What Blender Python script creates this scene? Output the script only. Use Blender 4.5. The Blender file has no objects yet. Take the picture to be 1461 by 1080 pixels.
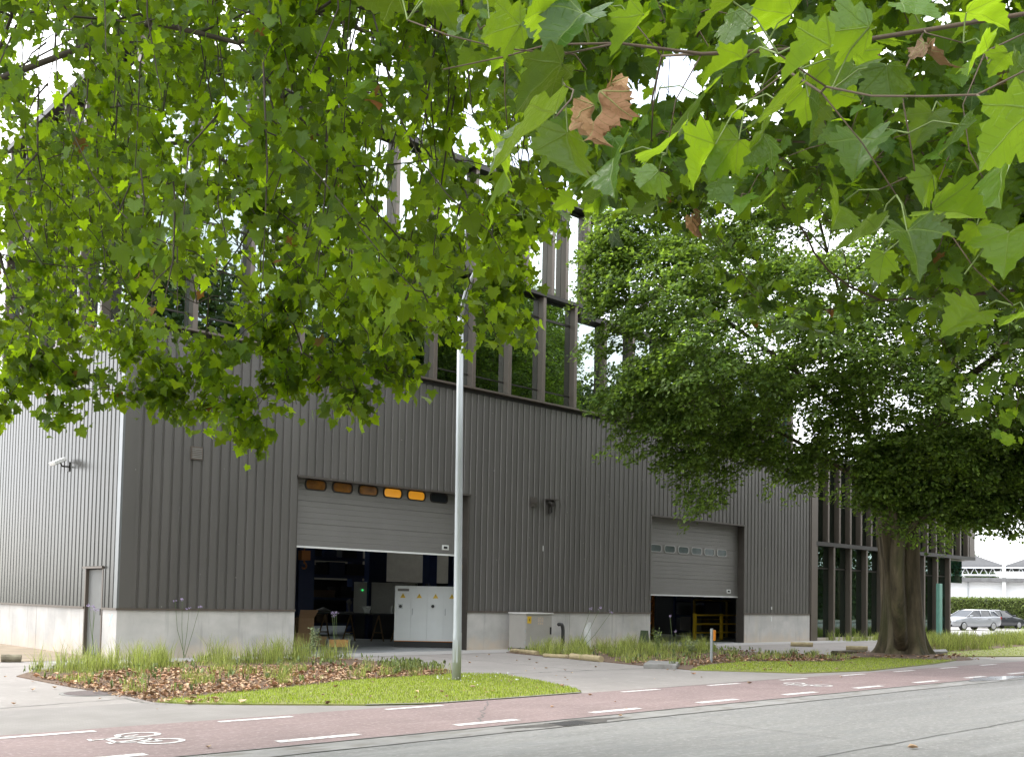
import bpy, bmesh, math, random
import numpy as np
from mathutils import Vector, Matrix
random.seed(7)
RNG = np.random.default_rng(11)
R_ = math.radians
SC = bpy.context.scene
COL = SC.collection

# ------------------------------------------------------------------ camera
FL, YAW, PITCH, ROLL = 1445.106, 0.754264, 0.0451493, 0.0193896      # focal length in photo pixels, angles in radians
CAM = np.array([-9.48967, -23.47365, 1.57139])
PX0, PY0, PW, PH = 730.5, 789.25, 1461.0, 1080.0                      # lens axis on the sensor (a rising lens)
_f = np.array([math.sin(YAW)*math.cos(PITCH), math.cos(YAW)*math.cos(PITCH), math.sin(PITCH)])
_r0 = np.array([math.cos(YAW), -math.sin(YAW), 0.0]); _u0 = np.cross(_r0, _f)
_r = _r0*math.cos(ROLL)+_u0*math.sin(ROLL); _u = -_r0*math.sin(ROLL)+_u0*math.cos(ROLL)
cd = bpy.data.cameras.new('camera'); cam = bpy.data.objects.new('camera', cd); COL.objects.link(cam)
M = Matrix(((_r[0], _u[0], -_f[0], CAM[0]), (_r[1], _u[1], -_f[1], CAM[1]), (_r[2], _u[2], -_f[2], CAM[2]), (0, 0, 0, 1)))
cam.matrix_world = M
cd.sensor_width = 36.0; cd.sensor_fit = 'HORIZONTAL'; cd.lens = FL/PW*36.0
cd.shift_x = 0.0; cd.shift_y = (PY0-PH/2)/PW
cd.clip_start = 0.05; cd.clip_end = 3000
SC.camera = cam

# ------------------------------------------------------------------ sky, sun, exposure
SUN_EL, SUN_AZ = R_(48), (-0.40, 0.92)          # sun stands left of and beyond the hall, behind thin cloud
w = bpy.data.worlds.new('World'); SC.world = w; w.use_nodes = True
nt = w.node_tree; nt.nodes.clear()
out = nt.nodes.new('ShaderNodeOutputWorld'); bg = nt.nodes.new('ShaderNodeBackground')
sky = nt.nodes.new('ShaderNodeTexSky'); sky.sky_type = 'NISHITA'; sky.sun_disc = False
sky.sun_elevation = SUN_EL; sky.sun_rotation = math.atan2(SUN_AZ[0], SUN_AZ[1])
sky.air_density = 1.0; sky.dust_density = 2.0; sky.altitude = 20
tc = nt.nodes.new('ShaderNodeTexCoord'); mp = nt.nodes.new('ShaderNodeMapping'); mp.inputs['Scale'].default_value = (1, 1, 2.2)
nz = nt.nodes.new('ShaderNodeTexNoise'); nz.inputs['Scale'].default_value = 2.3; nz.inputs['Detail'].default_value = 7; nz.inputs['Roughness'].default_value = .55
cr = nt.nodes.new('ShaderNodeValToRGB'); cr.color_ramp.elements[0].position = .34; cr.color_ramp.elements[0].color = (.35, .35, .35, 1)
cr.color_ramp.elements[1].position = .52; cr.color_ramp.elements[1].color = (1, 1, 1, 1)
mx = nt.nodes.new('ShaderNodeMix'); mx.data_type = 'RGBA'; mx.inputs['B'].default_value = (10.4, 10.6, 10.9, 1)
nt.links.new(tc.outputs['Generated'], mp.inputs['Vector']); nt.links.new(mp.outputs['Vector'], nz.inputs['Vector'])
nt.links.new(nz.outputs['Fac'], cr.inputs['Fac']); nt.links.new(cr.outputs['Color'], mx.inputs['Factor'])
nt.links.new(sky.outputs['Color'], mx.inputs['A']); nt.links.new(mx.outputs['Result'], bg.inputs['Color'])
nt.links.new(bg.outputs['Background'], out.inputs['Surface'])
bg.inputs['Strength'].default_value = 0.12
sl = bpy.data.lights.new('sun', 'SUN'); sl.energy = 1.0; sl.angle = R_(16); sl.color = (1, .96, .9)
so = bpy.data.objects.new('sun', sl); COL.objects.link(so)
_n = math.hypot(*SUN_AZ)
_d = Vector((-SUN_AZ[0]/_n*math.cos(SUN_EL), -SUN_AZ[1]/_n*math.cos(SUN_EL), -math.sin(SUN_EL)))
so.rotation_euler = _d.to_track_quat('-Z', 'Y').to_euler(); so.location = (-20, 20, 40)
SC.view_settings.view_transform = 'Standard'; SC.view_settings.look = 'None'
SC.view_settings.exposure = 1.58; SC.view_settings.gamma = 1
SC.render.engine = 'CYCLES'
SC.cycles.max_bounces = 10; SC.cycles.transparent_max_bounces = 12; SC.cycles.diffuse_bounces = 5
SC.cycles.glossy_bounces = 4; SC.cycles.transmission_bounces = 6
SC.cycles.use_denoising = True

# ------------------------------------------------------------------ where a photo point lies in the place
def ray(x, y): return _f*FL + _r*(x-PX0) - _u*(y-PY0)
def G(x, y, z=0.0):
    d = ray(x, y); return CAM + d*((z-CAM[2])/d[2])
def W(x, y, y0=0.0):
    d = ray(x, y); return CAM + d*((y0-CAM[1])/d[1])
def D(x, y, depth):
    return CAM + ray(x, y)*(depth/FL)

# ------------------------------------------------------------------ object helpers
def empty(name, loc, label, cat, group=None, rotz=0.0):
    o = bpy.data.objects.new(name, None); COL.objects.link(o)
    o.location = tuple(float(v) for v in loc); o.rotation_euler = (0, 0, rotz); o.empty_display_size = .2
    o['label'] = label; o['category'] = cat
    if group: o['group'] = group
    return o
def tag(o, label=None, cat=None, group=None, kind=None):
    if label: o['label'] = label
    if cat: o['category'] = cat
    if group: o['group'] = group
    if kind: o['kind'] = kind
    return o
class MB:
    """collects faces, then links them as one mesh object"""
    def __init__(s): s.v = []; s.f = []; s.m = []; s.mi = 0
    def face(s, pts):
        b = len(s.v); s.v.extend([tuple(float(c) for c in p) for p in pts]); s.f.append(tuple(range(b, b+len(pts)))); s.m.append(s.mi)
    def box(s, x0, x1, y0, y1, z0, z1, rot=None, c=None):
        P = [(x0,y0,z0),(x1,y0,z0),(x1,y1,z0),(x0,y1,z0),(x0,y0,z1),(x1,y0,z1),(x1,y1,z1),(x0,y1,z1)]
        if rot is not None: P = [tuple(rot @ (Vector(p)-Vector(c)) + Vector(c)) for p in P]
        b = len(s.v); s.v.extend(P)
        for q in ((3,2,1,0),(4,5,6,7),(0,1,5,4),(1,2,6,5),(2,3,7,6),(3,0,4,7)):
            s.f.append(tuple(b+i for i in q)); s.m.append(s.mi)
        return s
    def prism(s, poly, z0, z1, axis='z'):
        n = len(poly)
        def P(p, t): return (p[0], p[1], t) if axis == 'z' else ((p[0], t, p[1]) if axis == 'y' else (t, p[0], p[1]))
        b = len(s.v); s.v.extend([P(p, z0) for p in poly]+[P(p, z1) for p in poly])
        s.f.append(tuple(b+n-1-i for i in range(n))); s.m.append(s.mi); s.f.append(tuple(b+n+i for i in range(n))); s.m.append(s.mi)
        for i in range(n):
            j = (i+1) % n; s.f.append((b+i, b+j, b+n+j, b+n+i)); s.m.append(s.mi)
        return s
    def tube(s, pts, rad, n=8, caps=True):
        pts = [Vector([float(c) for c in p]) for p in pts]
        if not hasattr(rad, '__len__'): rad = [rad]*len(pts)
        t0 = (pts[1]-pts[0]).normalized(); a = t0.orthogonal().normalized(); rings = []
        for i, p in enumerate(pts):
            t = ((pts[min(i+1, len(pts)-1)]-pts[max(i-1, 0)])).normalized()
            a = (a - t*a.dot(t)); a = a.normalized() if a.length > 1e-6 else t.orthogonal().normalized()
            bb = t.cross(a); base = len(s.v); rings.append(base)
            for k in range(n):
                an = 2*math.pi*k/n; s.v.append(tuple(p + (a*math.cos(an)+bb*math.sin(an))*rad[i]))
        for i in range(len(rings)-1):
            for k in range(n):
                j = (k+1) % n; s.f.append((rings[i]+k, rings[i]+j, rings[i+1]+j, rings[i+1]+k)); s.m.append(s.mi)
        if caps:
            s.f.append(tuple(rings[0]+n-1-k for k in range(n))); s.m.append(s.mi)
            s.f.append(tuple(rings[-1]+k for k in range(n))); s.m.append(s.mi)
        return s
    def disc(s, c, r, z, n=24):
        s.face([(c[0]+r*math.cos(2*math.pi*k/n), c[1]+r*math.sin(2*math.pi*k/n), z) for k in range(n)]); return s
    def build(s, name, mats, parent=None, smooth=False, bevel=0.0, loc=None):
        me = bpy.data.meshes.new(name); me.from_pydata(s.v, [], s.f)
        if not isinstance(mats, (list, tuple)): mats = [mats]
        for m in mats: me.materials.append(m)
        if len(mats) > 1: me.polygons.foreach_set('material_index', s.m)
        if smooth: me.polygons.foreach_set('use_smooth', [True]*len(s.f))
        me.update()
        o = bpy.data.objects.new(name, me); COL.objects.link(o)
        if parent is not None: o.parent = parent
        if loc is not None: o.location = loc
        if bevel:
            b = o.modifiers.new('bevel', 'BEVEL'); b.width = bevel; b.segments = 2; b.limit_method = 'ANGLE'
        return o
def fast_mesh(name, V, F, mats, parent=None, uv=None, midx=None, smooth=False):
    """V (n,3) and F (m,k) arrays of equal-size faces -> one mesh object"""
    V = np.asarray(V, np.float32); F = np.asarray(F, np.int32); k = F.shape[1]
    me = bpy.data.meshes.new(name)
    me.vertices.add(len(V)); me.vertices.foreach_set('co', V.ravel())
    me.loops.add(F.size); me.loops.foreach_set('vertex_index', F.ravel())
    me.polygons.add(len(F)); me.polygons.foreach_set('loop_start', np.arange(0, F.size, k, dtype=np.int32))
    me.polygons.foreach_set('loop_total', np.full(len(F), k, np.int32))
    if not isinstance(mats, (list, tuple)): mats = [mats]
    for m in mats: me.materials.append(m)
    if midx is not None: me.polygons.foreach_set('material_index', np.asarray(midx, np.int32))
    if uv is not None:
        l = me.uv_layers.new(name='UVMap'); l.data.foreach_set('uv', np.asarray(uv, np.float32)[F.ravel()].ravel())
    if smooth: me.polygons.foreach_set('use_smooth', np.ones(len(F), bool))
    me.update(calc_edges=True)
    o = bpy.data.objects.new(name, me); COL.objects.link(o)
    if parent is not None: o.parent = parent
    return o
def copy_tree(o, parent=None):
    c = o.copy(); COL.objects.link(c)
    if parent is not None: c.parent = parent
    for ch in list(o.children): copy_tree(ch, c)
    return c

# ------------------------------------------------------------------ materials
def mat(name, col, rough=.6, metal=0.0, var=.12, scale=3.0, bump=0.0, bscale=30.0, col2=None, spec=.5, coat=0.0, stretch=(1, 1, 1), contrast=(.35, .65)):
    """principled material with a noise that mixes col and col2 (default: col darkened by var)"""
    m = bpy.data.materials.new(name); m.use_nodes = True; t = m.node_tree; b = t.nodes['Principled BSDF']
    b.inputs['Roughness'].default_value = rough; b.inputs['Metallic'].default_value = metal
    b.inputs['Specular IOR Level'].default_value = spec; b.inputs['Coat Weight'].default_value = coat
    if col2 is None: col2 = tuple(c*(1-var) for c in col)
    tc = t.nodes.new('ShaderNodeTexCoord'); mp = t.nodes.new('ShaderNodeMapping'); mp.inputs['Scale'].default_value = stretch
    t.links.new(tc.outputs['Object'], mp.inputs['Vector'])
    n = t.nodes.new('ShaderNodeTexNoise'); n.inputs['Scale'].default_value = scale; n.inputs['Detail'].default_value = 6; n.inputs['Roughness'].default_value = .6
    t.links.new(mp.outputs['Vector'], n.inputs['Vector'])
    r = t.nodes.new('ShaderNodeMapRange'); r.inputs['From Min'].default_value = contrast[0]; r.inputs['From Max'].default_value = contrast[1]
    t.links.new(n.outputs['Fac'], r.inputs['Value'])
    x = t.nodes.new('ShaderNodeMix'); x.data_type = 'RGBA'; x.inputs['A'].default_value = (*col, 1); x.inputs['B'].default_value = (*col2, 1)
    t.links.new(r.outputs['Result'], x.inputs['Factor']); t.links.new(x.outputs['Result'], b.inputs['Base Color'])
    if bump:
        n2 = t.nodes.new('ShaderNodeTexNoise'); n2.inputs['Scale'].default_value = bscale; n2.inputs['Detail'].default_value = 5
        t.links.new(tc.outputs['Object'], n2.inputs['Vector'])
        bp = t.nodes.new('ShaderNodeBump'); bp.inputs['Strength'].default_value = bump; bp.inputs['Distance'].default_value = .02
        t.links.new(n2.outputs['Fac'], bp.inputs['Height']); t.links.new(bp.outputs['Normal'], b.inputs['Normal'])
    m['mix'] = x.name
    return m
def mixin(m, fac_builder, col):
    """lays a further colour over a mat() material where fac_builder(tree) says"""
    t = m.node_tree; b = t.nodes['Principled BSDF']; old = b.inputs['Base Color'].links[0].from_socket
    x = t.nodes.new('ShaderNodeMix'); x.data_type = 'RGBA'; x.inputs['B'].default_value = (*col, 1)
    t.links.new(old, x.inputs['A']); t.links.new(fac_builder(t), x.inputs['Factor']); t.links.new(x.outputs['Result'], b.inputs['Base Color'])
    return m
def noise_mask(scale, lo, hi, stretch=(1, 1, 1), detail=6, amount=1.0, offset=(0, 0, 0)):
    def f(t):
        tc = t.nodes.new('ShaderNodeTexCoord'); mp = t.nodes.new('ShaderNodeMapping'); mp.inputs['Scale'].default_value = stretch; mp.inputs['Location'].default_value = offset
        n = t.nodes.new('ShaderNodeTexNoise'); n.inputs['Scale'].default_value = scale; n.inputs['Detail'].default_value = detail
        r = t.nodes.new('ShaderNodeMapRange'); r.inputs['From Min'].default_value = lo; r.inputs['From Max'].default_value = hi; r.inputs['To Max'].default_value = amount
        t.links.new(tc.outputs['Object'], mp.inputs['Vector']); t.links.new(mp.outputs['Vector'], n.inputs['Vector']); t.links.new(n.outputs['Fac'], r.inputs['Value'])
        return r.outputs['Result']
    return f
def speckle_mask(scale, thr, amount=1.0):
    def f(t):
        tc = t.nodes.new('ShaderNodeTexCoord'); v = t.nodes.new('ShaderNodeTexVoronoi'); v.inputs['Scale'].default_value = scale
        r = t.nodes.new('ShaderNodeMapRange'); r.inputs['From Min'].default_value = thr; r.inputs['From Max'].default_value = thr*.6; r.inputs['To Max'].default_value = amount
        t.links.new(tc.outputs['Object'], v.inputs['Vector']); t.links.new(v.outputs['Distance'], r.inputs['Value'])
        return r.outputs['Result']
    return f
def leaf_mat(name, c1, c2, tr, trans=.45, rough=.42, brown=0.0, veins=False, under=None, spec=.5):
    """leaf: each leaf (mesh island) its own shade, light coming through, paler underside"""
    m = bpy.data.materials.new(name); m.use_nodes = True; t = m.node_tree; b = t.nodes['Principled BSDF']; N = t.nodes.new; L = t.links.new
    o = t.nodes['Material Output']; b.inputs['Roughness'].default_value = rough; b.inputs['Specular IOR Level'].default_value = spec
    g = N('ShaderNodeNewGeometry')
    r = N('ShaderNodeValToRGB'); e = r.color_ramp.elements; e[0].color = (*c1, 1); e[1].color = (*c2, 1); e[1].position = .997-brown
    if brown:
        k = r.color_ramp.elements.new(.9985-brown); k.color = (.30, .12, .04, 1)
    L(g.outputs['Random Per Island'], r.inputs['Fac'])
    col = r.outputs['Color']
    sh = N('ShaderNodeHueSaturation'); mm = N('ShaderNodeMath'); mm.operation = 'MULTIPLY'; mm.inputs[1].default_value = 7.31
    fr = N('ShaderNodeMath'); fr.operation = 'FRACT'; L(g.outputs['Random Per Island'], mm.inputs[0]); L(mm.outputs[0], fr.inputs[0])
    mr = N('ShaderNodeMapRange'); mr.inputs['To Min'].default_value = .42; mr.inputs['To Max'].default_value = 1.4; L(fr.outputs[0], mr.inputs['Value'])
    L(mr.outputs['Result'], sh.inputs['Value']); L(col, sh.inputs['Color']); col = sh.outputs['Color']
    tcol = N('ShaderNodeMix'); tcol.data_type = 'RGBA'; tcol.blend_type = 'MULTIPLY'; tcol.inputs['Factor'].default_value = 0
    trc = N('ShaderNodeHueSaturation'); trc.inputs['Color'].default_value = (*tr, 1); L(mr.outputs['Result'], trc.inputs['Value']); tsock = trc.outputs['Color']
    if brown:
        gt = N('ShaderNodeMath'); gt.operation = 'GREATER_THAN'; gt.inputs[1].default_value = .998-brown; L(g.outputs['Random Per Island'], gt.inputs[0])
        tb = N('ShaderNodeMix'); tb.data_type = 'RGBA'; tb.inputs['B'].default_value = (.35, .14, .04, 1); L(tsock, tb.inputs['A']); L(gt.outputs[0], tb.inputs['Factor']); tsock = tb.outputs['Result']
    if veins:
        uv = N('ShaderNodeUVMap'); uv.uv_map = 'UVMap'; sp = N('ShaderNodeSeparateXYZ'); L(uv.outputs['UV'], sp.inputs[0])
        def mth(op, a, bb=None, clamp=False):
            q = N('ShaderNodeMath'); q.operation = op; q.use_clamp = clamp
            for i, s in enumerate((a, bb)):
                if s is None: continue
                if isinstance(s, (int, float)): q.inputs[i].default_value = s
                else: L(s, q.inputs[i])
            return q.outputs[0]
        ax = mth('ABSOLUTE', sp.outputs['X']); y = sp.outputs['Y']; dmin = None
        for ang in (90, 38, -6):
            c, s = math.cos(R_(ang)), math.sin(R_(ang))
            al = mth('ADD', mth('MULTIPLY', ax, c), mth('MULTIPLY', y, s))
            pe = mth('ABSOLUTE', mth('SUBTRACT', mth('MULTIPLY', y, c), mth('MULTIPLY', ax, s)))
            pe = mth('ADD', pe, mth('MULTIPLY', mth('LESS_THAN', al, 0.0), 5.0))
            dmin = pe if dmin is None else mth('MINIMUM', dmin, pe)
        rad = mth('SQRT', mth('ADD', mth('MULTIPLY', ax, ax), mth('MULTIPLY', y, y)))
        main = mth('SUBTRACT', 1.0, mth('DIVIDE', dmin, mth('SUBTRACT', .022, mth('MULTIPLY', rad, .012))), True)
        sec = mth('FRACT', mth('MULTIPLY', mth('SUBTRACT', rad, mth('MULTIPLY', dmin, .75)), 8.5))
        sec = mth('MULTIPLY', mth('SUBTRACT', 1.0, mth('MULTIPLY', sec, 9.0), True), .38)
        v = mth('MAXIMUM', main, sec)
        vm = N('ShaderNodeMix'); vm.data_type = 'RGBA'; vm.inputs['B'].default_value = (.20, .29, .07, 1); L(col, vm.inputs['A']); L(mth('MULTIPLY', v, .75), vm.inputs['Factor']); col = vm.outputs['Result']
        bp = N('ShaderNodeBump'); bp.inputs['Strength'].default_value = .5; bp.inputs['Distance'].default_value = .01; bp.invert = True
        nz = N('ShaderNodeTexNoise'); nz.inputs['Scale'].default_value = 9; L(uv.outputs['UV'], nz.inputs['Vector'])
        L(mth('ADD', v, mth('MULTIPLY', nz.outputs['Fac'], .8)), bp.inputs['Height']); L(bp.outputs['Normal'], b.inputs['Normal'])
        vt = N('ShaderNodeMix'); vt.data_type = 'RGBA'; vt.inputs['B'].default_value = (.16, .2, .03, 1); L(tsock, vt.inputs['A']); L(mth('MULTIPLY', v, .6), vt.inputs['Factor']); tsock = vt.outputs['Result']
    if under:
        um = N('ShaderNodeMix'); um.data_type = 'RGBA'; um.inputs['B'].default_value = (*under, 1)
        uf = N('ShaderNodeMath'); uf.operation = 'MULTIPLY'; uf.inputs[1].default_value = .65; L(g.outputs['Backfacing'], uf.inputs[0]); L(uf.outputs[0], um.inputs['Factor']); L(col, um.inputs['A']); col = um.outputs['Result']
    L(col, b.inputs['Base Color'])
    tn = N('ShaderNodeBsdfTranslucent'); L(tsock, tn.inputs['Color'])
    mx = N('ShaderNodeMixShader'); mx.inputs[0].default_value = trans
    m3 = N('ShaderNodeMath'); m3.operation = 'MULTIPLY'; m3.inputs[1].default_value = 13.77; f3 = N('ShaderNodeMath'); f3.operation = 'FRACT'; L(g.outputs['Random Per Island'], m3.inputs[0]); L(m3.outputs[0], f3.inputs[0])
    r3 = N('ShaderNodeMapRange'); r3.inputs['To Min'].default_value = trans*.35; r3.inputs['To Max'].default_value = min(.75, trans*1.4); L(f3.outputs[0], r3.inputs['Value']); L(r3.outputs['Result'], mx.inputs[0]); L(b.outputs[0], mx.inputs[1]); L(tn.outputs[0], mx.inputs[2]); L(mx.outputs[0], o.inputs['Surface'])
    return m
def glass_mat(name, tint, refl=.5, rough=.0, top=1.0, gcol=(.86, .95, .93)):
    """coated facade glass: mirror-like outer face over dark tinted see-through pane"""
    m = bpy.data.materials.new(name); m.use_nodes = True; t = m.node_tree; N = t.nodes.new; L = t.links.new
    t.nodes.remove(t.nodes['Principled BSDF']); o = t.nodes['Material Output']
    gl = N('ShaderNodeBsdfGlossy'); gl.inputs['Roughness'].default_value = rough; gl.inputs['Color'].default_value = (*gcol, 1)
    tr = N('ShaderNodeBsdfTransparent'); tr.inputs['Color'].default_value = (*tint, 1)
    lw = N('ShaderNodeLayerWeight'); lw.inputs['Blend'].default_value = .35
    mr = N('ShaderNodeMapRange'); mr.inputs['To Min'].default_value = refl; mr.inputs['To Max'].default_value = top; L(lw.outputs['Fresnel'], mr.inputs['Value'])
    mx = N('ShaderNodeMixShader'); L(mr.outputs['Result'], mx.inputs[0]); L(tr.outputs[0], mx.inputs[1]); L(gl.outputs[0], mx.inputs[2]); L(mx.outputs[0], o.inputs['Surface'])
    return m
# ------------------------------------------------------------------ shared materials
MT = {}
MT['clad'] = mat('brown grey coated sheet', (.124, .118, .111), rough=.36, metal=.35, var=.18, scale=1.2, stretch=(1, 1, .15), bump=.04, bscale=5)
mixin(MT['clad'], noise_mask(2.2, .55, .8, (3, 3, .25), amount=.35), (.14, .13, .118))
mixin(MT['clad'], speckle_mask(2.3, .045, .6), (.4, .39, .37))
MT['clad_side'] = mat('silver grey coated sheet', (.085, .084, .08), rough=.26, metal=.6, var=.12, scale=1.0, stretch=(1, 1, .2))
MT['bright_trim'] = mat('bright aluminium corner trim', (.20, .21, .215), rough=.3, metal=.6)
MT['trim'] = mat('folded edge trim', (.085, .075, .066), rough=.4, metal=.4)
MT['gap_shade'] = mat('painted gap shadow', (.012, .011, .010), rough=.7)
MT['fin'] = mat('bronze anodised aluminium', (.135, .112, .095), rough=.38, metal=.45, var=.12, scale=.8)
MT['fin_dark'] = mat('dark bronze aluminium', (.028, .025, .022), rough=.4, metal=.4)
MT['plinth'] = mat('cast concrete', (.49, .475, .455), rough=.85, var=.22, scale=1.1, bump=.12, bscale=25)
mixin(MT['plinth'], noise_mask(.9, .52, .68, (1, 1, 1.6), amount=.55), (.33, .325, .32))
mixin(MT['plinth'], noise_mask(1.7, .56, .74, (1, 1, .35), amount=.45, offset=(3, 1, 2)), (.50, .46, .38))
def splash(t):
    tc = t.nodes.new('ShaderNodeTexCoord'); sp = t.nodes.new('ShaderNodeSeparateXYZ'); t.links.new(tc.outputs['Object'], sp.inputs[0])
    n = t.nodes.new('ShaderNodeTexNoise'); n.inputs['Scale'].default_value = 2.5; n.inputs['Detail'].default_value = 5; t.links.new(tc.outputs['Object'], n.inputs['Vector'])
    a = t.nodes.new('ShaderNodeMath'); a.operation = 'MULTIPLY_ADD'; a.inputs[1].default_value = -1.0; t.links.new(n.outputs['Fac'], a.inputs[0]); a.inputs[2].default_value = .95
    d = t.nodes.new('ShaderNodeMath'); d.operation = 'SUBTRACT'; t.links.new(a.outputs[0], d.inputs[0]); t.links.new(sp.outputs['Z'], d.inputs[1])
    r = t.nodes.new('ShaderNodeMapRange'); r.inputs['From Min'].default_value = 0; r.inputs['From Max'].default_value = .45; r.inputs['To Max'].default_value = .7; t.links.new(d.outputs[0], r.inputs['Value']); return r.outputs['Result']
mixin(MT['plinth'], splash, (.50, .41, .32))
mixin(MT['plinth'], noise_mask(3.2, .58, .72, (2.5, 2.5, .22), amount=.5, offset=(7, 3, 0)), (.28, .275, .26))
MT['door_panel'] = mat('grey ribbed door panel', (.18, .175, .167), rough=.42, metal=.25, var=.08, scale=1.5)
MT['steel'] = mat('galvanised steel', (.42, .44, .45), rough=.4, metal=.55, var=.15, scale=6)
MT['black'] = mat('black rubber', (.012, .012, .012), rough=.6)
MT['white'] = mat('white coated metal', (.62, .63, .62), rough=.45, var=.05)
MT['asphalt'] = mat('worn grey road surface', (.225, .219, .208), rough=.86, var=.26, scale=.35, bump=.4, bscale=140, stretch=(.35, 1.4, 1))
mixin(MT['asphalt'], noise_mask(60, .5, .75, amount=.35), (.33, .33, .32)); mixin(MT['asphalt'], noise_mask(1.3, .55, .75, (.3, 2.2, 1), amount=.6), (.155, .152, .147)); mixin(MT['asphalt'], noise_mask(11, .5, .62, (.7, 1.2, 1), amount=.4, offset=(8, 2, 0)), (.15, .147, .14)); mixin(MT['asphalt'], noise_mask(15, .54, .64, (.7, 1.2, 1), amount=.45, offset=(1, 5, 0)), (.33, .32, .31)); mixin(MT['asphalt'], noise_mask(.5, .52, .7, (.25, 3.5, 1), amount=.6, offset=(4, 1, 0)), (.30, .298, .29)); mixin(MT['asphalt'], noise_mask(2.6, .5, .66, (.5, 1.5, 1), amount=.5, offset=(1, 7, 0)), (.175, .175, .172)); mixin(MT['asphalt'], speckle_mask(34, .17, .5), (.12, .12, .118)); mixin(MT['asphalt'], speckle_mask(21, .15, .5), (.36, .355, .345))
MT['gutter'] = mat('concrete gutter', (.27, .262, .25), rough=.85, var=.25, scale=1.4, bump=.2, bscale=90)
mixin(MT['gutter'], noise_mask(3.5, .5, .62, (.6, 1.5, 1), amount=.7, offset=(3, 3, 0)), (.15, .135, .115)); mixin(MT['gutter'], noise_mask(1.1, .52, .7, (.4, 2, 1), amount=.5), (.19, .185, .17))
MT['red'] = mat('red cycle lane asphalt', (.245, .178, .17), rough=.85, var=.22, scale=.9, bump=.25, bscale=150)
mixin(MT['red'], noise_mask(70, .52, .72, amount=.35), (.36, .29, .275)); mixin(MT['red'], noise_mask(.7, .5, .72, (.5, 1.6, 1), amount=.7), (.205, .15, .145)); mixin(MT['red'], noise_mask(2.2, .55, .75, (.35, 2.5, 1), amount=.5, offset=(9, 2, 0)), (.32, .255, .245)); mixin(MT['red'], noise_mask(12, .5, .62, (.8, 1.2, 1), amount=.45, offset=(5, 5, 0)), (.19, .14, .135)); mixin(MT['red'], noise_mask(17, .54, .64, amount=.45, offset=(2, 7, 0)), (.36, .29, .28)); mixin(MT['red'], speckle_mask(26, .16, .55), (.17, .14, .135))
MT['pave'] = mat('pale aggregate concrete paving', (.295, .270, .250), rough=.88, var=.16, scale=.6, bump=.2, bscale=110)
mixin(MT['pave'], noise_mask(50, .52, .72, amount=.35), (.24, .215, .2)); mixin(MT['pave'], noise_mask(.8, .54, .75, (1, 1.5, 1), amount=.5), (.25, .228, .213)); mixin(MT['pave'], noise_mask(3.1, .56, .72, (1, 1, 1), amount=.4, offset=(2, 8, 0)), (.39, .365, .34)); mixin(MT['pave'], noise_mask(12, .52, .64, amount=.4, offset=(5, 1, 0)), (.23, .205, .19)); mixin(MT['pave'], speckle_mask(24, .17, .5), (.19, .17, .16)); mixin(MT['pave'], noise_mask(.35, .55, .7, (1, 1, 1), amount=.4, offset=(6, 5, 0)), (.22, .205, .19))
MT['apron'] = mat('light concrete apron', (.38, .365, .35), rough=.85, var=.12, scale=.8, bump=.1, bscale=60)
MT['paint'] = mat('white road paint', (.66, .655, .64), rough=.7, var=.06)
mixin(MT['paint'], noise_mask(16, .50, .62, amount=.85, detail=9), (.36, .29, .275))
MT['joint'] = mat('dark joint', (.13, .127, .12), rough=.9)
MT['soil'] = mat('bark mulch soil', (.19, .125, .085), rough=.95, var=.5, scale=9, bump=.8, bscale=40)
MT['turf'] = mat('lawn turf', (.19, .235, .035), rough=.9, col2=(.24, .22, .09), var=.35, scale=3.5, bump=.4, bscale=50)
MT['sand'] = mat('sandy ground', (.30, .24, .17), rough=.95, var=.25, scale=1.4, bump=.4, bscale=30)
MT['earth'] = mat('grassy ground', (.10, .13, .035), rough=.95, var=.4, scale=.4)
MT['wood'] = mat('weathered round timber', (.44, .36, .21), rough=.85, var=.3, scale=6, stretch=(1, 1, 1), bump=.2)
MT['bark'] = mat('grey beech bark', (.135, .108, .066), rough=.92, col2=(.045, .036, .02), scale=4.0, stretch=(1, 1, .16), bump=1.0, bscale=9)
mixin(MT['bark'], noise_mask(1.6, .5, .66, (1, 1, .3), amount=.6), (.060, .066, .022)); mixin(MT['bark'], noise_mask(1.9, .55, .7, (1.4, 1.4, .2), amount=.5, offset=(5, 2, 1)), (.20, .165, .115)); mixin(MT['bark'], noise_mask(7, .55, .7, (1, 1, .15), amount=.6, offset=(1, 1, 1)), (.03, .024, .014))
MT['bark_dark'] = mat('dark twig bark', (.06, .048, .033), rough=.9, var=.35, scale=8)
MT['bark_twig'] = mat('brown young twig bark', (.12, .085, .055), rough=.8, var=.35, scale=12)
MT['bark_plane'] = mat('mottled plane bark', (.11, .092, .062), rough=.85, var=.4, scale=5, col2=(.20, .18, .12))
MT['blue'] = mat('blue painted steel', (.009, .021, .075), rough=.45, var=.2)
MT['yellow'] = mat('yellow painted steel', (.62, .40, .02), rough=.5, var=.1)
MT['orange'] = mat('orange painted steel', (.70, .24, .02), rough=.5, var=.1)
MT['card'] = mat('brown cardboard', (.36, .22, .12), rough=.85, var=.15)
MT['dark'] = mat('dark machinery', (.02, .02, .022), rough=.6)

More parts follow.
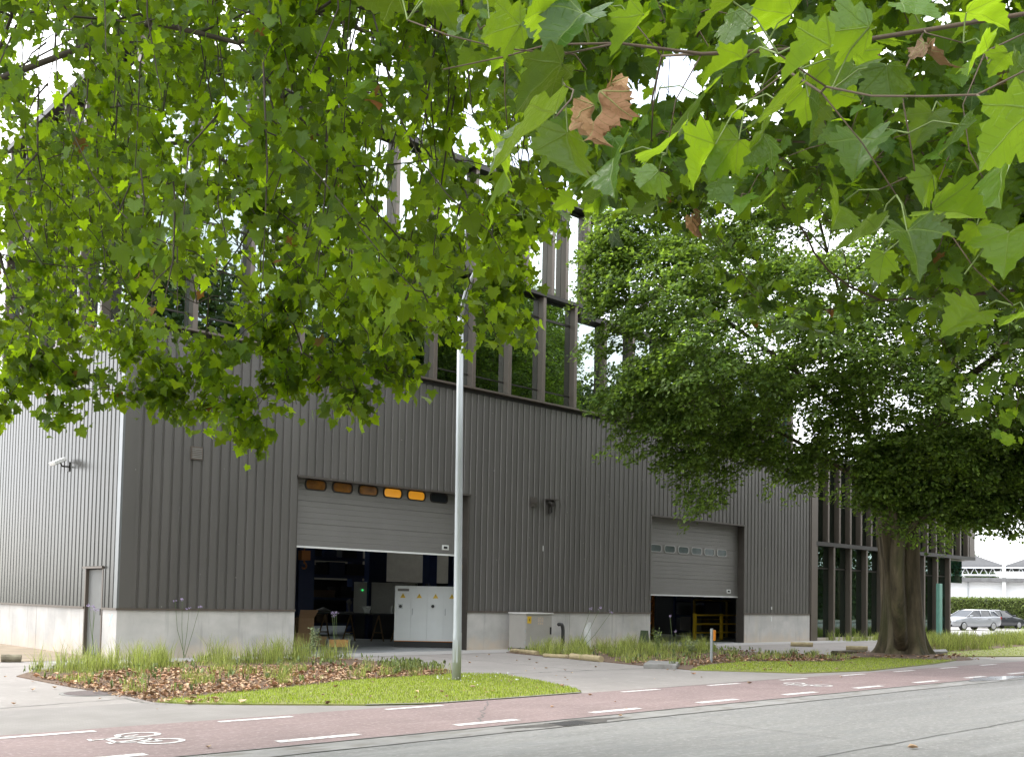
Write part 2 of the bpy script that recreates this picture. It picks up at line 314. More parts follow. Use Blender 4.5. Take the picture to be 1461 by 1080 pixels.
# ------------------------------------------------------------------ the ground, road, lane, paving
def sheet(name, poly, z, m, kind='structure'):
    b = MB(); b.face([(p[0], p[1], z) for p in poly]); o = b.build(name, m); o['kind'] = kind; return o
def rect(x0, x1, y0, y1): return [(x0, y0), (x1, y0), (x1, y1), (x0, y1)]
sheet('ground', rect(-400, 600, -400, 700), -.03, MT['earth'])
sheet('road', rect(-200, 400, -22.5, -14.66), -.008, MT['asphalt'])
sheet('road_gutter', rect(-200, 400, -14.655, -14.16), -.004, MT['gutter'])
sheet('cycle_lane', rect(-200, 400, -14.155, -11.70), 0, MT['red'])
sheet('pavement', rect(-200, 110, -11.695, 45), -.012, MT['pave'])
sheet('opposite_pavement', rect(-200, 400, -30, -22.6), .06, MT['pave'])
sheet('building_apron', rect(-1.6, 46, -1.35, .0), -.006, MT['apron'])
sheet('car_park', [(47, -2), (120, -2), (120, 44), (49, 44), (49, 3)], -.006, MT['apron'])
sheet('sandy_verge', [(-.05, .6), (-.05, 30), (-9, 30), (-9, 4), (-3.6, .4), (-1.3, .1)], -.004, MT['sand'])
BRK = mat('small grey paving blocks', (.27, .25, .235), rough=.88, var=.2, scale=1.5, bump=.2, bscale=110)
def brick_mask(t):
    tc = t.nodes.new('ShaderNodeTexCoord'); k = t.nodes.new('ShaderNodeTexBrick'); k.inputs['Scale'].default_value = 4.6; k.inputs['Mortar Size'].default_value = .022; k.inputs['Color1'].default_value = (0, 0, 0, 1); k.inputs['Color2'].default_value = (.35, .35, .35, 1); k.inputs['Mortar'].default_value = (1, 1, 1, 1)
    t.links.new(tc.outputs['Object'], k.inputs['Vector']); q = t.nodes.new('ShaderNodeMath'); q.operation = 'MULTIPLY'; q.inputs[1].default_value = .8; t.links.new(k.outputs['Color'], q.inputs[0]); return q.outputs[0]
mixin(BRK, brick_mask, (.20, .185, .17))
sheet('block_paving', [(-60, -11.70), (.1, -11.70), (-.9, -11.3), (-1.9, -10.6), (-2.9, -9.8), (-3.2, -9.25), (-60, -9.1)], -.008, BRK)
b = MB()
def strip(p, q, wd, z=0.004):
    p = Vector((p[0], p[1], 0)); q = Vector((q[0], q[1], 0)); n = (q-p).normalized(); n = Vector((-n.y, n.x, 0))*wd/2
    b.face([(*(p-n)[:2], z), (*(q-n)[:2], z), (*(q+n)[:2], z), (*(p+n)[:2], z)])
def rough_strip(p, q, wd, z, n=60, amp=.02):
    """a crack or joint with an uneven edge"""
    P = [Vector((p[0]+(q[0]-p[0])*i/n, p[1]+(q[1]-p[1])*i/n, 0)) for i in range(n+1)]; d = (P[-1]-P[0]).normalized(); nn = Vector((-d.y, d.x, 0))
    P = [a+nn*random.uniform(-amp, amp) for a in P]
    for a, c in zip(P, P[1:]):
        ww = wd*random.uniform(.5, 1.2)
        b.face([(*(a-nn*ww/2)[:2], z), (*(c-nn*ww/2)[:2], z), (*(c+nn*ww/2)[:2], z), (*(a+nn*ww/2)[:2], z)])
rough_strip((-30, -17.93), (60, -17.93), .028, -.003, 300)
rough_strip((-30, -14.66), (60, -14.66), .03, -.001, 300, .012)
for x in (-13.4, 1.6, 17.1): rough_strip((x, -22), (x+.1, -14.7), .014, -.003, 30, .02)
b.build('road_joint', MT['joint'])['kind'] = 'structure'
b = MB()
rough_strip((-12, -14.158), (40, -14.158), .03, .003, 200, .01)
rough_strip((-6.5, -9.2), (-3.3, -8.6), .03, -.006, 20, .02); rough_strip((-3.3, -8.6), (-3.3, -9.4), .03, -.006, 8, .02)
rough_strip((4.9, -7.7), (10.2, -8.1), .04, -.006, 40, .03); rough_strip((4.5, -1.4), (11.6, -1.4), .04, -.004, 40, .01); rough_strip((-1.0, -13.9), (1.0, -11.8), .02, .003, 20, .05)
rough_strip((5.2, -11.75), (9.9, -11.72), .03, .003, 30, .02); rough_strip((7.6, -8), (7.8, -1.4), .03, -.006, 20, .03)
rough_strip((-8, -1.3), (-1.6, -1.35), .05, -.005, 20, .02)
b.build('paving_joint', MT['joint'])['kind'] = 'structure'
# lane dashes, each worn stroke part of the painted marking
b = MB()
for k in range(-4, 12):
    x = -3.82+2.49*k; strip((x, -13.83), (x+1.05, -13.83), .15)
for k in range(-4, 10):
    if k in (2,): continue
    x = -3.52+2.52*k; strip((x, -11.93), (x+1.02, -11.93), .12)
b.build('lane_dashes', MT['paint'])['kind'] = 'structure'
# bicycle symbols, painted upright for riders coming towards the left
def bike_symbol(cx, cy, L=1.15, Wd=.95):
    """drawn with wheels towards +X; the symbol's own width runs along Y"""
    mb = MB(); z = .005
    def pt(u, v): return (cx + (.5-v)*L, cy + (u-.5)*Wd)
    def seg(a, c, t=.045):
        A = Vector((*pt(*a), 0)); C = Vector((*pt(*c), 0)); d = (C-A).normalized(); n = Vector((-d.y, d.x, 0))*t/2
        mb.face([(*(A-n)[:2], z), (*(C-n)[:2], z), (*(C+n)[:2], z), (*(A+n)[:2], z)])
    for u0 in (.2, .8):
        K = 22
        for k in range(K):
            a0, a1 = 2*math.pi*k/K, 2*math.pi*(k+1)/K; q = []
            for (a, rr) in ((a0, .2), (a1, .2), (a1, .145), (a0, .145)): q.append((*pt(u0+rr*math.cos(a), .24+rr*1.15*math.sin(a)), z))
            mb.face(q)
    for a, c in (((.2, .24), (.36, .62)), ((.36, .62), (.68, .6)), ((.68, .6), (.8, .24)), ((.36, .62), (.5, .26)), ((.5, .26), (.68, .6)), ((.2, .24), (.5, .26)), ((.68, .6), (.66, .74)), ((.6, .76), (.76, .74)), ((.3, .68), (.42, .68))): seg(a, c)
    o = mb.build('cycle_symbol', MT['paint']); o['kind'] = 'structure'; return o
bike_symbol(-5.06, -12.8, 1.1, 1.0); bike_symbol(8.3, -12.85, 1.1, 1.0)

LAWN = [(-3.16, -9.3), (-2.9, -9.8), (-1.9, -10.6), (-.9, -11.3), (.06, -11.68), (.96, -11.69), (2.14, -11.69), (3.3, -11.66), (3.75, -11.1), (4.31, -9.77), (4.9, -7.9), (4.27, -7.35), (3.72, -7.48), (1.28, -7.68), (-.98, -8.62), (-2.11, -8.89)]
BED = [(-3.35, -3.84), (-3.3, -6.37), (-3.12, -8.3), (-3.16, -9.3), (-2.11, -8.89), (-.98, -8.62), (1.28, -7.68), (3.72, -7.48), (4.69, -6.67), (5.3, -4.6), (5.0, -2.2), (4.4, -1.4), (-.41, -1.4), (-2.63, -2.6)]
BED2 = [(11.0, -1.5), (10.75, -3.2), (10.5, -5.2), (10.25, -6.6), (9.97, -8.96), (11.3, -8.29), (13.91, -7.76), (16.7, -9.11), (19.2, -8.4), (19.4, -6.8), (19.0, -5.2), (19.4, -3.2), (17.8, -1.45)]
LAWN2 = [(9.9, -9.0), (11.3, -8.29), (13.91, -7.76), (16.7, -9.11), (19.2, -8.4), (22.2, -8.6), (22.4, -10.2), (18.5, -10.9), (13.92, -11.4), (11.5, -11.0)]
BED3 = [(24.5, -6.2), (28.8, -5.2), (36, -1.8), (47, -1.5), (56, 0), (75, -1), (70, -6), (45, -6.2), (35.58, -7.11), (28.46, -7.9), (25, -8)]
LAWN3 = [(23.4, -9.5), (25, -8.0), (28.46, -7.9), (35.58, -7.11), (45, -6.2), (70, -6), (70, -9.6), (40, -9.9), (26.2, -10.6)]
def raised(name, poly, z1, m):
    o = MB().prism(poly, -.025, z1).build(name, m); o['kind'] = 'structure'; return o
raised('lawn', LAWN, .012, MT['turf']); raised('planting_bed', BED, .006, MT['soil']); raised('planting_bed', BED2, .008, MT['soil'])
raised('lawn', LAWN2, .011, MT['turf']); raised('planting_bed', BED3, .026, MT['soil']); raised('lawn', LAWN3, .02, MT['turf'])
# timber and stone strip along the lawn's road edge
b = MB(); P = LAWN[3:8]
for a, c in zip(P, P[1:]): strip(a, c, .06, .014)
b.build('lawn_edging', MT['gutter'])['kind'] = 'structure'

def in_poly(P, x, y):
    P = np.asarray(P); x = np.asarray(x); y = np.asarray(y); c = np.zeros(x.shape, bool); n = len(P)
    for i in range(n):
        x1, y1 = P[i]; x2, y2 = P[(i+1) % n]
        k = ((y1 > y) != (y2 > y)) & (x < (x2-x1)*(y-y1)/((y2-y1) if y2 != y1 else 1e-9)+x1); c ^= k
    return c
def scatter(P, n):
    P = np.asarray(P, float); lo, hi = P.min(0), P.max(0); o = np.zeros((0, 2))
    while len(o) < n:
        q = RNG.uniform(lo, hi, (n*2, 2)); o = np.vstack([o, q[in_poly(P, q[:, 0], q[:, 1])]])
    return o[:n]
def blades(name, xy, h, wd, z0, m, lean=.5, label=None, cat=None):
    """grass blades, each two bent segments"""
    n = len(xy); a = RNG.uniform(0, 2*np.pi, n); hh = h*RNG.uniform(.5, 1.25, n) if np.isscalar(h) else h; ww = wd*RNG.uniform(.6, 1.3, n)
    ca, sa = np.cos(a), np.sin(a); la = RNG.uniform(0, 2*np.pi, n); lm = RNG.uniform(.1, lean, n)*hh
    V = np.zeros((n, 5, 3), np.float32); bx, by = xy[:, 0], xy[:, 1]
    for k, (s, wk, t) in enumerate(((-1, 1, 0), (1, 1, 0), (1, .75, .55), (-1, .75, .55), (0, 0, 1))):
        V[:, k, 0] = bx + s*ww*wk*ca/2 + lm*np.cos(la)*t*t; V[:, k, 1] = by + s*ww*wk*sa/2 + lm*np.sin(la)*t*t; V[:, k, 2] = z0 + hh*t*(1-.25*lm/hh*t)
    b0 = np.arange(n)[:, None]*5
    F = np.concatenate([b0+np.array([[0, 1, 2]]), b0+np.array([[0, 2, 3]]), b0+np.array([[3, 2, 4]])])
    o = fast_mesh(name, V.reshape(-1, 3), F, m); return tag(o, label, cat, kind='stuff')
MT['blade'] = leaf_mat('lawn blade', (.24, .34, .02), (.40, .44, .06), (.40, .52, .04), trans=.35, rough=.6)
MT['wild'] = leaf_mat('wild grass blade', (.24, .31, .05), (.44, .46, .14), (.36, .44, .08), trans=.35, rough=.6)
blades('lawn_grass', scatter(LAWN, 26000), .045, .008, .010, MT['blade'], label='short bright green lawn grass around the lamp post foot', cat='grass')
blades('lawn_grass', scatter(LAWN2, 16000), .04, .010, .009, MT['blade'], label='short shaded lawn grass before the big beech trunk', cat='grass')
blades('lawn_grass', scatter(LAWN3, 9000), .04, .014, .018, MT['blade'], label='bright lawn strip right of the beech', cat='grass')
def tufts(clumps, name, label, hmean, spread=.16, per=38, wd=.010):
    xy = []; h = []
    for (x, y, s) in clumps:
        k = int(per*RNG.uniform(.6, 1.4)); q = RNG.normal(0, spread*.55, (k, 2)); xy.append(q+np.array([x, y])); h.append(hmean*s*RNG.uniform(.35, 1.1, k))
    return blades(name, np.vstack(xy), np.concatenate(h), wd, .02, MT['wild'], lean=.55, label=label, cat='grass')
cl = [(float(x), float(y), RNG.uniform(.6, 1.25)) for x, y in scatter([(-2.9, -3.2), (-2.4, -4.6), (0, -3.6), (4.6, -3.0), (4.9, -1.9), (4.3, -1.45), (-.4, -1.45)], 64)]
cl += [(float(x), float(y), RNG.uniform(.3, .6)) for x, y in scatter(BED, 46)]
tufts(cl, 'wild_grass', 'tall yellow green grass tufts along the left concrete plinth', .62, per=55)
cl = [(float(x), float(y), RNG.uniform(.55, 1.25)) for x, y in scatter([(11.1, -1.55), (10.8, -3.2), (10.6, -5), (13, -5.2), (17, -4.6), (18.6, -3.6), (17.5, -1.5)], 84)]
cl += [(float(x), float(y), RNG.uniform(.3, .6)) for x, y in scatter(BED2, 50)]
tufts(cl, 'wild_grass', 'tall grass tufts before the right roller door', .55, wd=.012, per=50)
cl = [(float(x), float(y), RNG.uniform(.5, 1.2)) for x, y in scatter(BED3, 420)]
cl += [(x, -.9+RNG.uniform(-.3, .3), RNG.uniform(.6, 1.1)) for x in np.arange(31.5, 45, .45)]
tufts(cl, 'wild_grass', 'rough tall grass between the office wing and the lane', .55, spread=.3, per=40, wd=.018)
# low weeds with rounded leaves among the mulch
def litter(name, xy, z0, size, m, label, cat, tilt=.55, lift=.03):
    """loose flat curled leaves, each four faces"""
    n = len(xy); s = size*RNG.uniform(.3, 1.0, n)**1.0*RNG.choice([.6, 1, 1, 1.5], n); a = RNG.uniform(0, 2*np.pi, n); tx = RNG.normal(0, tilt, n); ty = RNG.normal(0, tilt, n)
    T = np.array([(0, -.5, 0), (.42, -.15, .1), (.3, .3, .08), (0, .55, 0), (-.3, .3, .1), (-.42, -.15, .12), (0, 0, -.04)])
    V = np.zeros((n, 7, 3), np.float32)
    for k in range(7):
        x, y, z = T[k]; x2 = x*np.cos(a)-y*np.sin(a); y2 = x*np.sin(a)+y*np.cos(a)
        V[:, k, 0] = xy[:, 0]+s*x2; V[:, k, 1] = xy[:, 1]+s*y2; V[:, k, 2] = z0+s*(z*1.6 + np.abs(x2*tx+y2*ty)*.6)+RNG.uniform(0, lift, n)
    b0 = np.arange(n)[:, None]*7; F = np.concatenate([b0+np.array([[6, i, (i+1) % 6]]) for i in range(6)])
    return tag(fast_mesh(name, V.reshape(-1, 3), F, m), label, cat, kind='stuff')
MT['dead'] = leaf_mat('fallen dry leaf', (.60, .43, .27), (.30, .14, .075), (.3, .17, .08), trans=.15, rough=.75)
MT['weed'] = leaf_mat('low weed leaf', (.12, .18, .05), (.24, .28, .10), (.24, .32, .07), trans=.3, rough=.6)
q = scatter([(-3.2, -4.6), (-3.2, -9.1), (-2.11, -8.89), (-.98, -8.62), (1.28, -7.68), (3.72, -7.48), (4.5, -6.6), (4.9, -5), (2, -3.8), (-1, -3.4)], 4600)
litter('fallen_leaves', np.vstack([q, scatter(LAWN, 40), scatter(BED, 500), scatter([(-3.5, -5), (-3.4, -9.4), (-2.6, -10.2), (-2.3, -9.6), (-2.9, -8)], 130)]), .012, .088, MT['dead'], 'orange brown fallen leaves on the left mulch bed', 'leaf litter')
q = np.vstack([scatter(BED2, 700), scatter([(10, -7), (11.3, -8.3), (13.9, -7.8), (16.7, -9.1), (19.2, -8.4), (19.3, -6.4), (15, -5.6)], 900), scatter(LAWN2, 30)])
litter('fallen_leaves', q, .014, .10, MT['dead'], 'brown fallen leaves on the bed before the right door', 'leaf litter')
litter('fallen_leaves', scatter(BED3, 500), .03, .14, MT['dead'], 'dry fallen leaves in the rough grass by the car park', 'leaf litter')
q = np.vstack([scatter(rect(-7, 14, -14.6, -11.8), 12), scatter(rect(-6, -3.4, -11, -3), 22), scatter(rect(5, 10, -11, -1.6), 30), scatter(rect(-6, 16, -20, -14.7), 4)])
litter('fallen_leaves', q, .008, .10, MT['dead'], 'single dry leaves blown over paving, lane and road', 'leaf litter', tilt=.3, lift=.004)
cl = np.vstack([scatter(BED, 170), scatter(BED2, 230), scatter([(2.5, -7.4), (4.6, -6.6), (5.2, -4.6), (4.4, -4.2)], 110)]); 
litter('ground_weeds', np.repeat(cl, 3, 0)+RNG.normal(0, .05, (len(cl)*3, 2)), .04, .055, MT['weed'], 'low leafy weeds among the mulch of the two beds', 'weeds', tilt=.9, lift=.14)
# small white clover heads in the lawn
q = scatter([(2.2, -10.2), (4.2, -9.6), (4.7, -8), (3.6, -7.7), (2.4, -8.6)], 70)
litter('clover_flowers', q, .06, .03, MT['white'], 'white clover flower heads in the lawn by the lamp post', 'flowers', tilt=.9)
# ------------------------------------------------------------------ the hall
DA, DB, DC, DD, ZL, ZP, LX, HZ = 4.71, 10.70, 19.53, 25.48, 4.73, 1.17, 30.55, 8.0
hall = empty('warehouse', (0, 0, 0), 'grey ribbed metal warehouse with concrete plinth, two roller doors and glazed upper floors', 'warehouse')
PITCH_C = .25
def corr(mb, a0, a1, z0, z1, axis, out):
    """trapezoid sheet along an axis; out: +1/-1 pushes crests outwards"""
    prof = []; k = math.floor(a0/PITCH_C)-1
    while k*PITCH_C < a1+PITCH_C:
        o = k*PITCH_C
        prof += [(o+.0, -.022), (o+.165, -.022), (o+.187, .018), (o+.228, .018)]
        k += 1
    pr = []
    for (u0, d0), (u1, d1) in zip(prof, prof[1:]):
        if u1 <= a0 or u0 >= a1: continue
        s0, s1 = max(u0, a0), min(u1, a1)
        f = lambda s: d0+(d1-d0)*(s-u0)/(u1-u0)
        if not pr: pr.append((s0, f(s0)))
        pr.append((s1, f(s1)))
    P = (lambda u, d, z: (u, d, z)) if axis == 'x' else (lambda u, d, z: (d, u, z))
    for (u0, d0), (u1, d1) in zip(pr, pr[1:]):
        q = [P(u0, d0, z0), P(u1, d1, z0), P(u1, d1, z1), P(u0, d0, z1)]
        mb.face(q if axis == 'x' else q[::-1])
m = MB()
for x0, x1, z0 in ((.30, DA, ZP), (DA, DB, ZL), (DB, DC, ZP), (DC, DD, ZL), (DD, LX-.06, ZP)): corr(m, x0, x1, z0+.02, HZ-.13, 'x', 1)
m.build('front_cladding', MT['clad'], hall)['label'] = 'dark brown grey ribbed front cladding'
m = MB()
for y0, y1, z0 in ((.16, .84, ZP), (.84, 1.98, 2.16), (1.98, 34, ZP)): corr(m, y0, y1, z0+.02, HZ-.13, 'y', 1)
m.build('side_cladding', MT['clad_side'], hall)['label'] = 'silvery ribbed cladding of the left side'
m = MB(); m.box(-.034, .02, -.034, .16, ZP+.02, HZ-.13); m.mi = 1; m.box(.02, .31, -.034, .02, ZP+.02, HZ-.13)
m.build('corner_trim', [MT['bright_trim'], MT['clad']], hall)
MB().box(LX-.06, LX+.03, -.04, .1, ZP, HZ-.13).build('corner_trim', MT['trim'], hall)
# backing walls behind the sheets (with the door openings left free)
m = MB()
for x0, x1, z0 in ((.1, DA, 0), (DA, DB, ZL+.05), (DB, DC, 0), (DC, DD, ZL+.05), (DD, LX, 0)): m.box(x0, x1, .032, .25, z0, HZ-.15)
for y0, y1, z0 in ((.25, .84, 0), (.84, 1.98, 2.12), (1.98, 34, 0)): m.box(.032, .25, y0, y1, z0, HZ-.15)
m.box(LX-.2, LX, .25, 34, 0, HZ-.15)
m.box(.25, LX-.2, 33.8, 34, 0, HZ-.15)
m.build('wall', MT['dark'], hall)
# concrete plinth panels with thin joints
def panels(a0, a1, cuts, axis):
    e = [a0]+cuts+[a1]
    for s, t in zip(e, e[1:]):
        s2, t2 = s+(.008 if s != a0 else 0), t-(.008 if t != a1 else 0)
        m = MB(); m.box(s2, t2, -.012, .03, -.05, ZP-.03) if axis == 'x' else m.box(-.012, .03, s2, t2, -.05, ZP-.03); m.build('plinth_panel', MT['plinth'], hall)
panels(-.012, DA, [], 'x'); panels(DB, DC, [15.27], 'x'); panels(DD, LX, [], 'x')
panels(.03, .84, [], 'y'); panels(1.98, 34, [5.4, 9.4, 13.4, 17.4, 21.4, 25.4], 'y')
for bx in ((-.05, DA+.01, -.05, .03), (DB-.01, DC+.01, -.05, .03), (DD-.01, LX, -.05, .03), (-.05, .03, .031, .84), (-.05, .03, 1.98, 34)): MB().box(*bx, ZP-.028, ZP+.018).build('plinth_flashing', MT['fin'], hall)
# the crossed strokes of the X painted on the plinth near the corner
m = MB(); yy, zz = .34, .90
for s in (-1, 1):
    xx = -.0150+.001*s; m.face([(xx, yy-.10*s-.028, zz-.14), (xx, yy-.10*s+.028, zz-.14), (xx, yy+.10*s+.028, zz+.14), (xx, yy+.10*s-.028, zz+.14)])
m.build('painted_mark', mat('pale green marking paint', (.42, .72, .66), rough=.6), hall)
# reveals of the two big doors, lintel trims
for a, b_ in ((DA, DB), (DC, DD)):
    m = MB(); m.box(a-.02, a+.03, .03, .34, 0, ZL); m.box(b_-.03, b_+.02, -.03, .34, 0, ZL); m.box(a-.03, b_+.06, -.055, .0315, ZL-.03, ZL+.03)
    m.build('door_surround', MT['trim'], hall)
# flat roofs, edge flashing and the black strip that paints the shadow below it
m = MB()
m.box(.25, LX-.2, .25, 10, HZ-.14, HZ-.02); m.box(.25, 2, 10, 22, HZ-.14, HZ-.02); m.box(13, 18, 10, 22, HZ-.14, HZ-.02); m.box(28, LX-.2, 10, 22, HZ-.14, HZ-.02); m.box(.25, LX-.2, 22, 33.8, HZ-.14, HZ-.02)
m.build('roof', MT['trim'], hall)
m = MB()
ADDED_ROOFLIGHT = glass_mat('clear rooflight glazing', (.8, .82, .82), .08)
for x0, x1 in ((2, 13), (18, 28)): MB().box(x0, x1, 10, 22, HZ-.05, HZ-.03).build('added_rooflight', ADDED_ROOFLIGHT, hall)  # unseen roof openings, added to let daylight into the hall
m = MB(); m.box(-.14, LX+.05, -.16, .45, HZ-.012, HZ+.045); m.box(-.14, .45, .45, 34, HZ-.012, HZ+.045); m.build('roof_edge', MT['fin'], hall)
m = MB(); m.box(-.03, LX, -.025, .03, HZ-.13, HZ-.012); m.box(-.03, .03, .03, 34, HZ-.13, HZ-.012); m.build('roof_gap_shade', MT['gap_shade'], hall)

# roller doors
def roller(x0, x1, bottom, win_z, wins, label):
    y = .28; d = MB(); z = bottom; hgt = .61; n = 0
    # panel sections with two fine grooves each
    z = bottom
    while z < ZL-.01:
        for s in range(4):
            z0, z1 = z+s*hgt/4, z+(s+1)*hgt/4
            if z0 >= ZL: break
            d.face([(x0, y, z0+.008), (x1, y, z0+.008), (x1, y, min(z1-.004, ZL+.02)), (x0, y, min(z1-.004, ZL+.02))])
            dd = .016 if s == 3 else .006
            d.face([(x0, y, z1-.004), (x1, y, z1-.004), (x1, y+dd, z1+.002), (x0, y+dd, z1+.002)]); d.face([(x0, y+dd, z1+.002), (x1, y+dd, z1+.002), (x1, y, z1+.008), (x0, y, z1+.008)])
        z += hgt
    d.face([(x1, y+.05, bottom), (x0, y+.05, bottom), (x0, y+.05, ZL+.02), (x1, y+.05, ZL+.02)])
    o = d.build('roller_door', MT['door_panel'], hall); o['label'] = label
    MB().box(x0, x1, y-.02, y+.04, bottom-.05, bottom).build('bottom_rail', MT['white'], o)
    for (wx, lit) in wins:
        ww, wh, rc = .60, .235, .09
        pts = []
        for cx, cz, a0 in ((ww/2-rc, wh/2-rc, 0), (-ww/2+rc, wh/2-rc, 90), (-ww/2+rc, -wh/2+rc, 180), (ww/2-rc, -wh/2+rc, 270)):
            for k in range(5):
                an = R_(a0+90*k/4); pts.append((cx+rc*math.cos(an), cz+rc*math.sin(an)))
        fr = MB()
        for k in range(len(pts)):
            p, q = pts[k], pts[(k+1) % len(pts)]; s = 1.14
            P = [(wx+p[0]*s, y-.022, win_z+p[1]*s*1.1), (wx+q[0]*s, y-.022, win_z+q[1]*s*1.1), (wx+q[0], y-.022, win_z+q[1]), (wx+p[0], y-.022, win_z+p[1])]
            fr.face(P); fr.face([(P[0][0], y, P[0][2]), (P[1][0], y, P[1][2]), P[1], P[0]]); fr.face([P[3], P[2], (P[2][0], y-.008, P[2][2]), (P[3][0], y-.008, P[3][2])])
        f = fr.build('window', lit[0], o)
        MB().prism([(wx+p[0], win_z+p[1]) for p in pts], y-.010, y-.003, 'y').build('pane', lit[1], f)
    h = MB().box(x1-.75, x1-.50, y-.02, y, bottom+.12, bottom+.27).build('handle_plate', MT['white'], o)
    MB().box(x1-.70, x1-.56, y-.03, y-.02, bottom+.16, bottom+.23).build('grip', MT['black'], h)
    return o
P_GLOW = bpy.data.materials.new('amber pane with added glow'); P_GLOW.use_nodes = True
bs = P_GLOW.node_tree.nodes['Principled BSDF']; bs.inputs['Base Color'].default_value = (.50, .22, .02, 1); bs.inputs['Roughness'].default_value = .12
bs.inputs['Emission Color'].default_value = (1, .42, .03, 1); bs.inputs['Emission Strength'].default_value = .13  # emission stands in for orange light seen through the pane
P_DULL = mat('pane with dim orange light in colour', (.25, .105, .018), rough=.12, var=.4, scale=5)  # weaker orange light seen through, put into the pane colour
P_DARK = mat('dark acrylic pane', (.02, .022, .03), rough=.08)
P_GREY = mat('grey green acrylic pane', (.075, .10, .098), rough=.08, var=.4, scale=4)
fd, fg = MT['fin_dark'], MT['white']
FR_G = mat('pale grey window surround', (.30, .30, .29), rough=.5)
x0w = 5.43
roller(DA+.031, DB-.031, 2.90, 4.575, [(x0w, (fd, P_DULL)), (x0w+.865, (fd, P_DULL)), (x0w+1.73, (fd, P_DULL)), (x0w+2.595, (fd, P_GLOW)), (x0w+3.46, (fd, P_GLOW)), (x0w+4.325, (fd, P_DARK))], 'roller door raised above head height with amber windows at its top')
roller(DC+.031, DD-.031, 1.86, 3.57, [(20.15+.835*k, (FR_G, P_GREY)) for k in range(6)], 'roller door half raised with grey windows at mid height')
# hinged service door in the left side
d = MB().box(.05, .09, .90, 1.92, .02, 2.10).build('side_door', mat('grey painted steel door', (.13, .134, .13), rough=.45, var=.08), hall)
m = MB(); m.box(-.03, .10, .84, .90, 0, 2.12); m.box(-.03, .10, 1.92, 1.98, 0, 2.12); m.box(-.09, .10, .78, 2.02, 2.12, 2.17); m.build('frame', MT['fin'], d)
MB().box(.0, .05, .93, .98, 1.62, 1.80).build('hinge', MT['black'], d); MB().box(-.02, .05, .96, 1.00, 1.0, 1.15).build('handle', MT['black'], d)
MB().box(.1, .3, .86, 1.97, 0, 2.1).build('door_backing', MT['dark'], hall)
# fixtures on the walls
m = MB(); x, z = 1.81, 5.01; m.box(x-.15, x+.15, -.06, -.022, z-.16, z+.16); v = m.build('wall_vent', MT['fin'], hall)
m = MB()
for k in range(6):
    m.face([(x-.125, -.062, z-.13+k*.044), (x+.125, -.062, z-.13+k*.044), (x+.125, -.078, z-.105+k*.044), (x-.125, -.078, z-.105+k*.044)])
m.build('louvre', MT['steel'], v)
m = MB(); x, z = 13.44, 4.72; m.box(x-.12, x+.12, -.07, -.022, z-.14, z+.17); m.box(x-.14, x+.14, -.085, -.0695, z-.02, z+.04); m.build('junction_box', MT['trim'], hall)
m = MB(); x, z = 14.16, 4.72; m.box(x-.20, x+.20, -.30, -.022, z+.12, z+.155); f = m.build('wall_lamp', MT['trim'], hall)
m = MB(); m.tube([(x, -.1, z+.05), (x+.02, -.22, z-.02)], [.13, .10], 12); m.tube([(x+.1, -.05, z+.1), (x+.12, -.06, z-.28)], .02, 6); m.box(x-.03, x+.03, -.1, -.022, z-.32, z+.12); m.build('lamp_head', MT['fin_dark'], f)
m = MB(); y, z = 3.37, 4.86; c = (-.32, y, z); rot = Matrix.Rotation(R_(-28), 3, 'Y')
m.box(-.47, -.15, y-.20, y+.20, z-.045, z+.045, rot, c); f = m.build('floodlight', MT['white'], hall, bevel=.012)
m = MB(); m.box(-.455, -.165, y-.18, y+.18, z-.053, z-.0455, rot, c); m.build('lamp_glass', MT['steel'], f)
m = MB(); m.tube([(-.02, y, z-.10), (-.20, y, z-.10), (-.24, y, z-.02)], .022, 6); m.box(-.05, -.021, y-.07, y+.07, z-.22, z+.02); m.build('bracket', MT['fin_dark'], f)
MB().box(27.46, 27.50, -.05, -.022, 1.35, 1.47).build('push_button', MT['white'], hall); MB().box(27.44, 27.52, -.03, -.013, .86, 1.06).build('wall_plate', MT['white'], hall)
m = MB(); m.box(13.92, 13.95, -.027, -.0225, 3.16, 3.34); m.build('scratch', MT['white'], hall)

# ---- glazed upper floors over the hall's corner
G_LOW = glass_mat('green grey facade glass', (.13, .26, .23), .34, gcol=(.72, .82, .82))
G_UP = glass_mat('clear sky facing glass', (.22, .27, .27), .52)
Z1, Z2, Z3 = 8.06, 11.62, 14.92
finx_low = [.15+1.52*k for k in range(11)]
finx_up = [.15+1.52*k for k in range(9)]+[13.02, 14.20, 14.86, 15.93]
finy = [.15+1.52*k for k in range(7)]
def fin(x0, x1, y0, y1, z0, z1): MB().box(x0, x1, y0, y1, z0, z1).build('fin', MT['fin'], hall, bevel=.008)
for x in finx_low: fin(x-.068, x+.068, -.02, .22, Z1, Z2-.06)
for x in finx_up: fin(x-.068, x+.068, -.02, .22, Z2+.06, Z3)
for y in finy[1:]:
    fin(-.02, .22, y-.068, y+.068, Z1, Z2-.06); fin(-.02, .22, y-.068, y+.068, Z2+.06, Z3)
def pane(x0, x1, y0, y1, z0, z1, gm): MB().box(x0, x1, y0, y1, z0, z1).build('window_pane', gm, hall)
for xs, z0, z1, gm in ((finx_low, Z1, Z2-.06, G_LOW), (finx_up, Z2+.06, Z3, G_UP)):
    for a, b_ in zip(xs, xs[1:]): pane(a+.02, b_-.02,   .222, .245, z0+.03, z1-.03, gm)
for z0, z1, gm in ((Z1, Z2-.06, G_LOW), (Z2+.06, Z3, G_UP)):
    for a, b_ in zip(finy, finy[1:]): pane(.222, .245, a+(.3 if a < .2 else .02), b_-.02, z0+.03, z1-.03, gm)
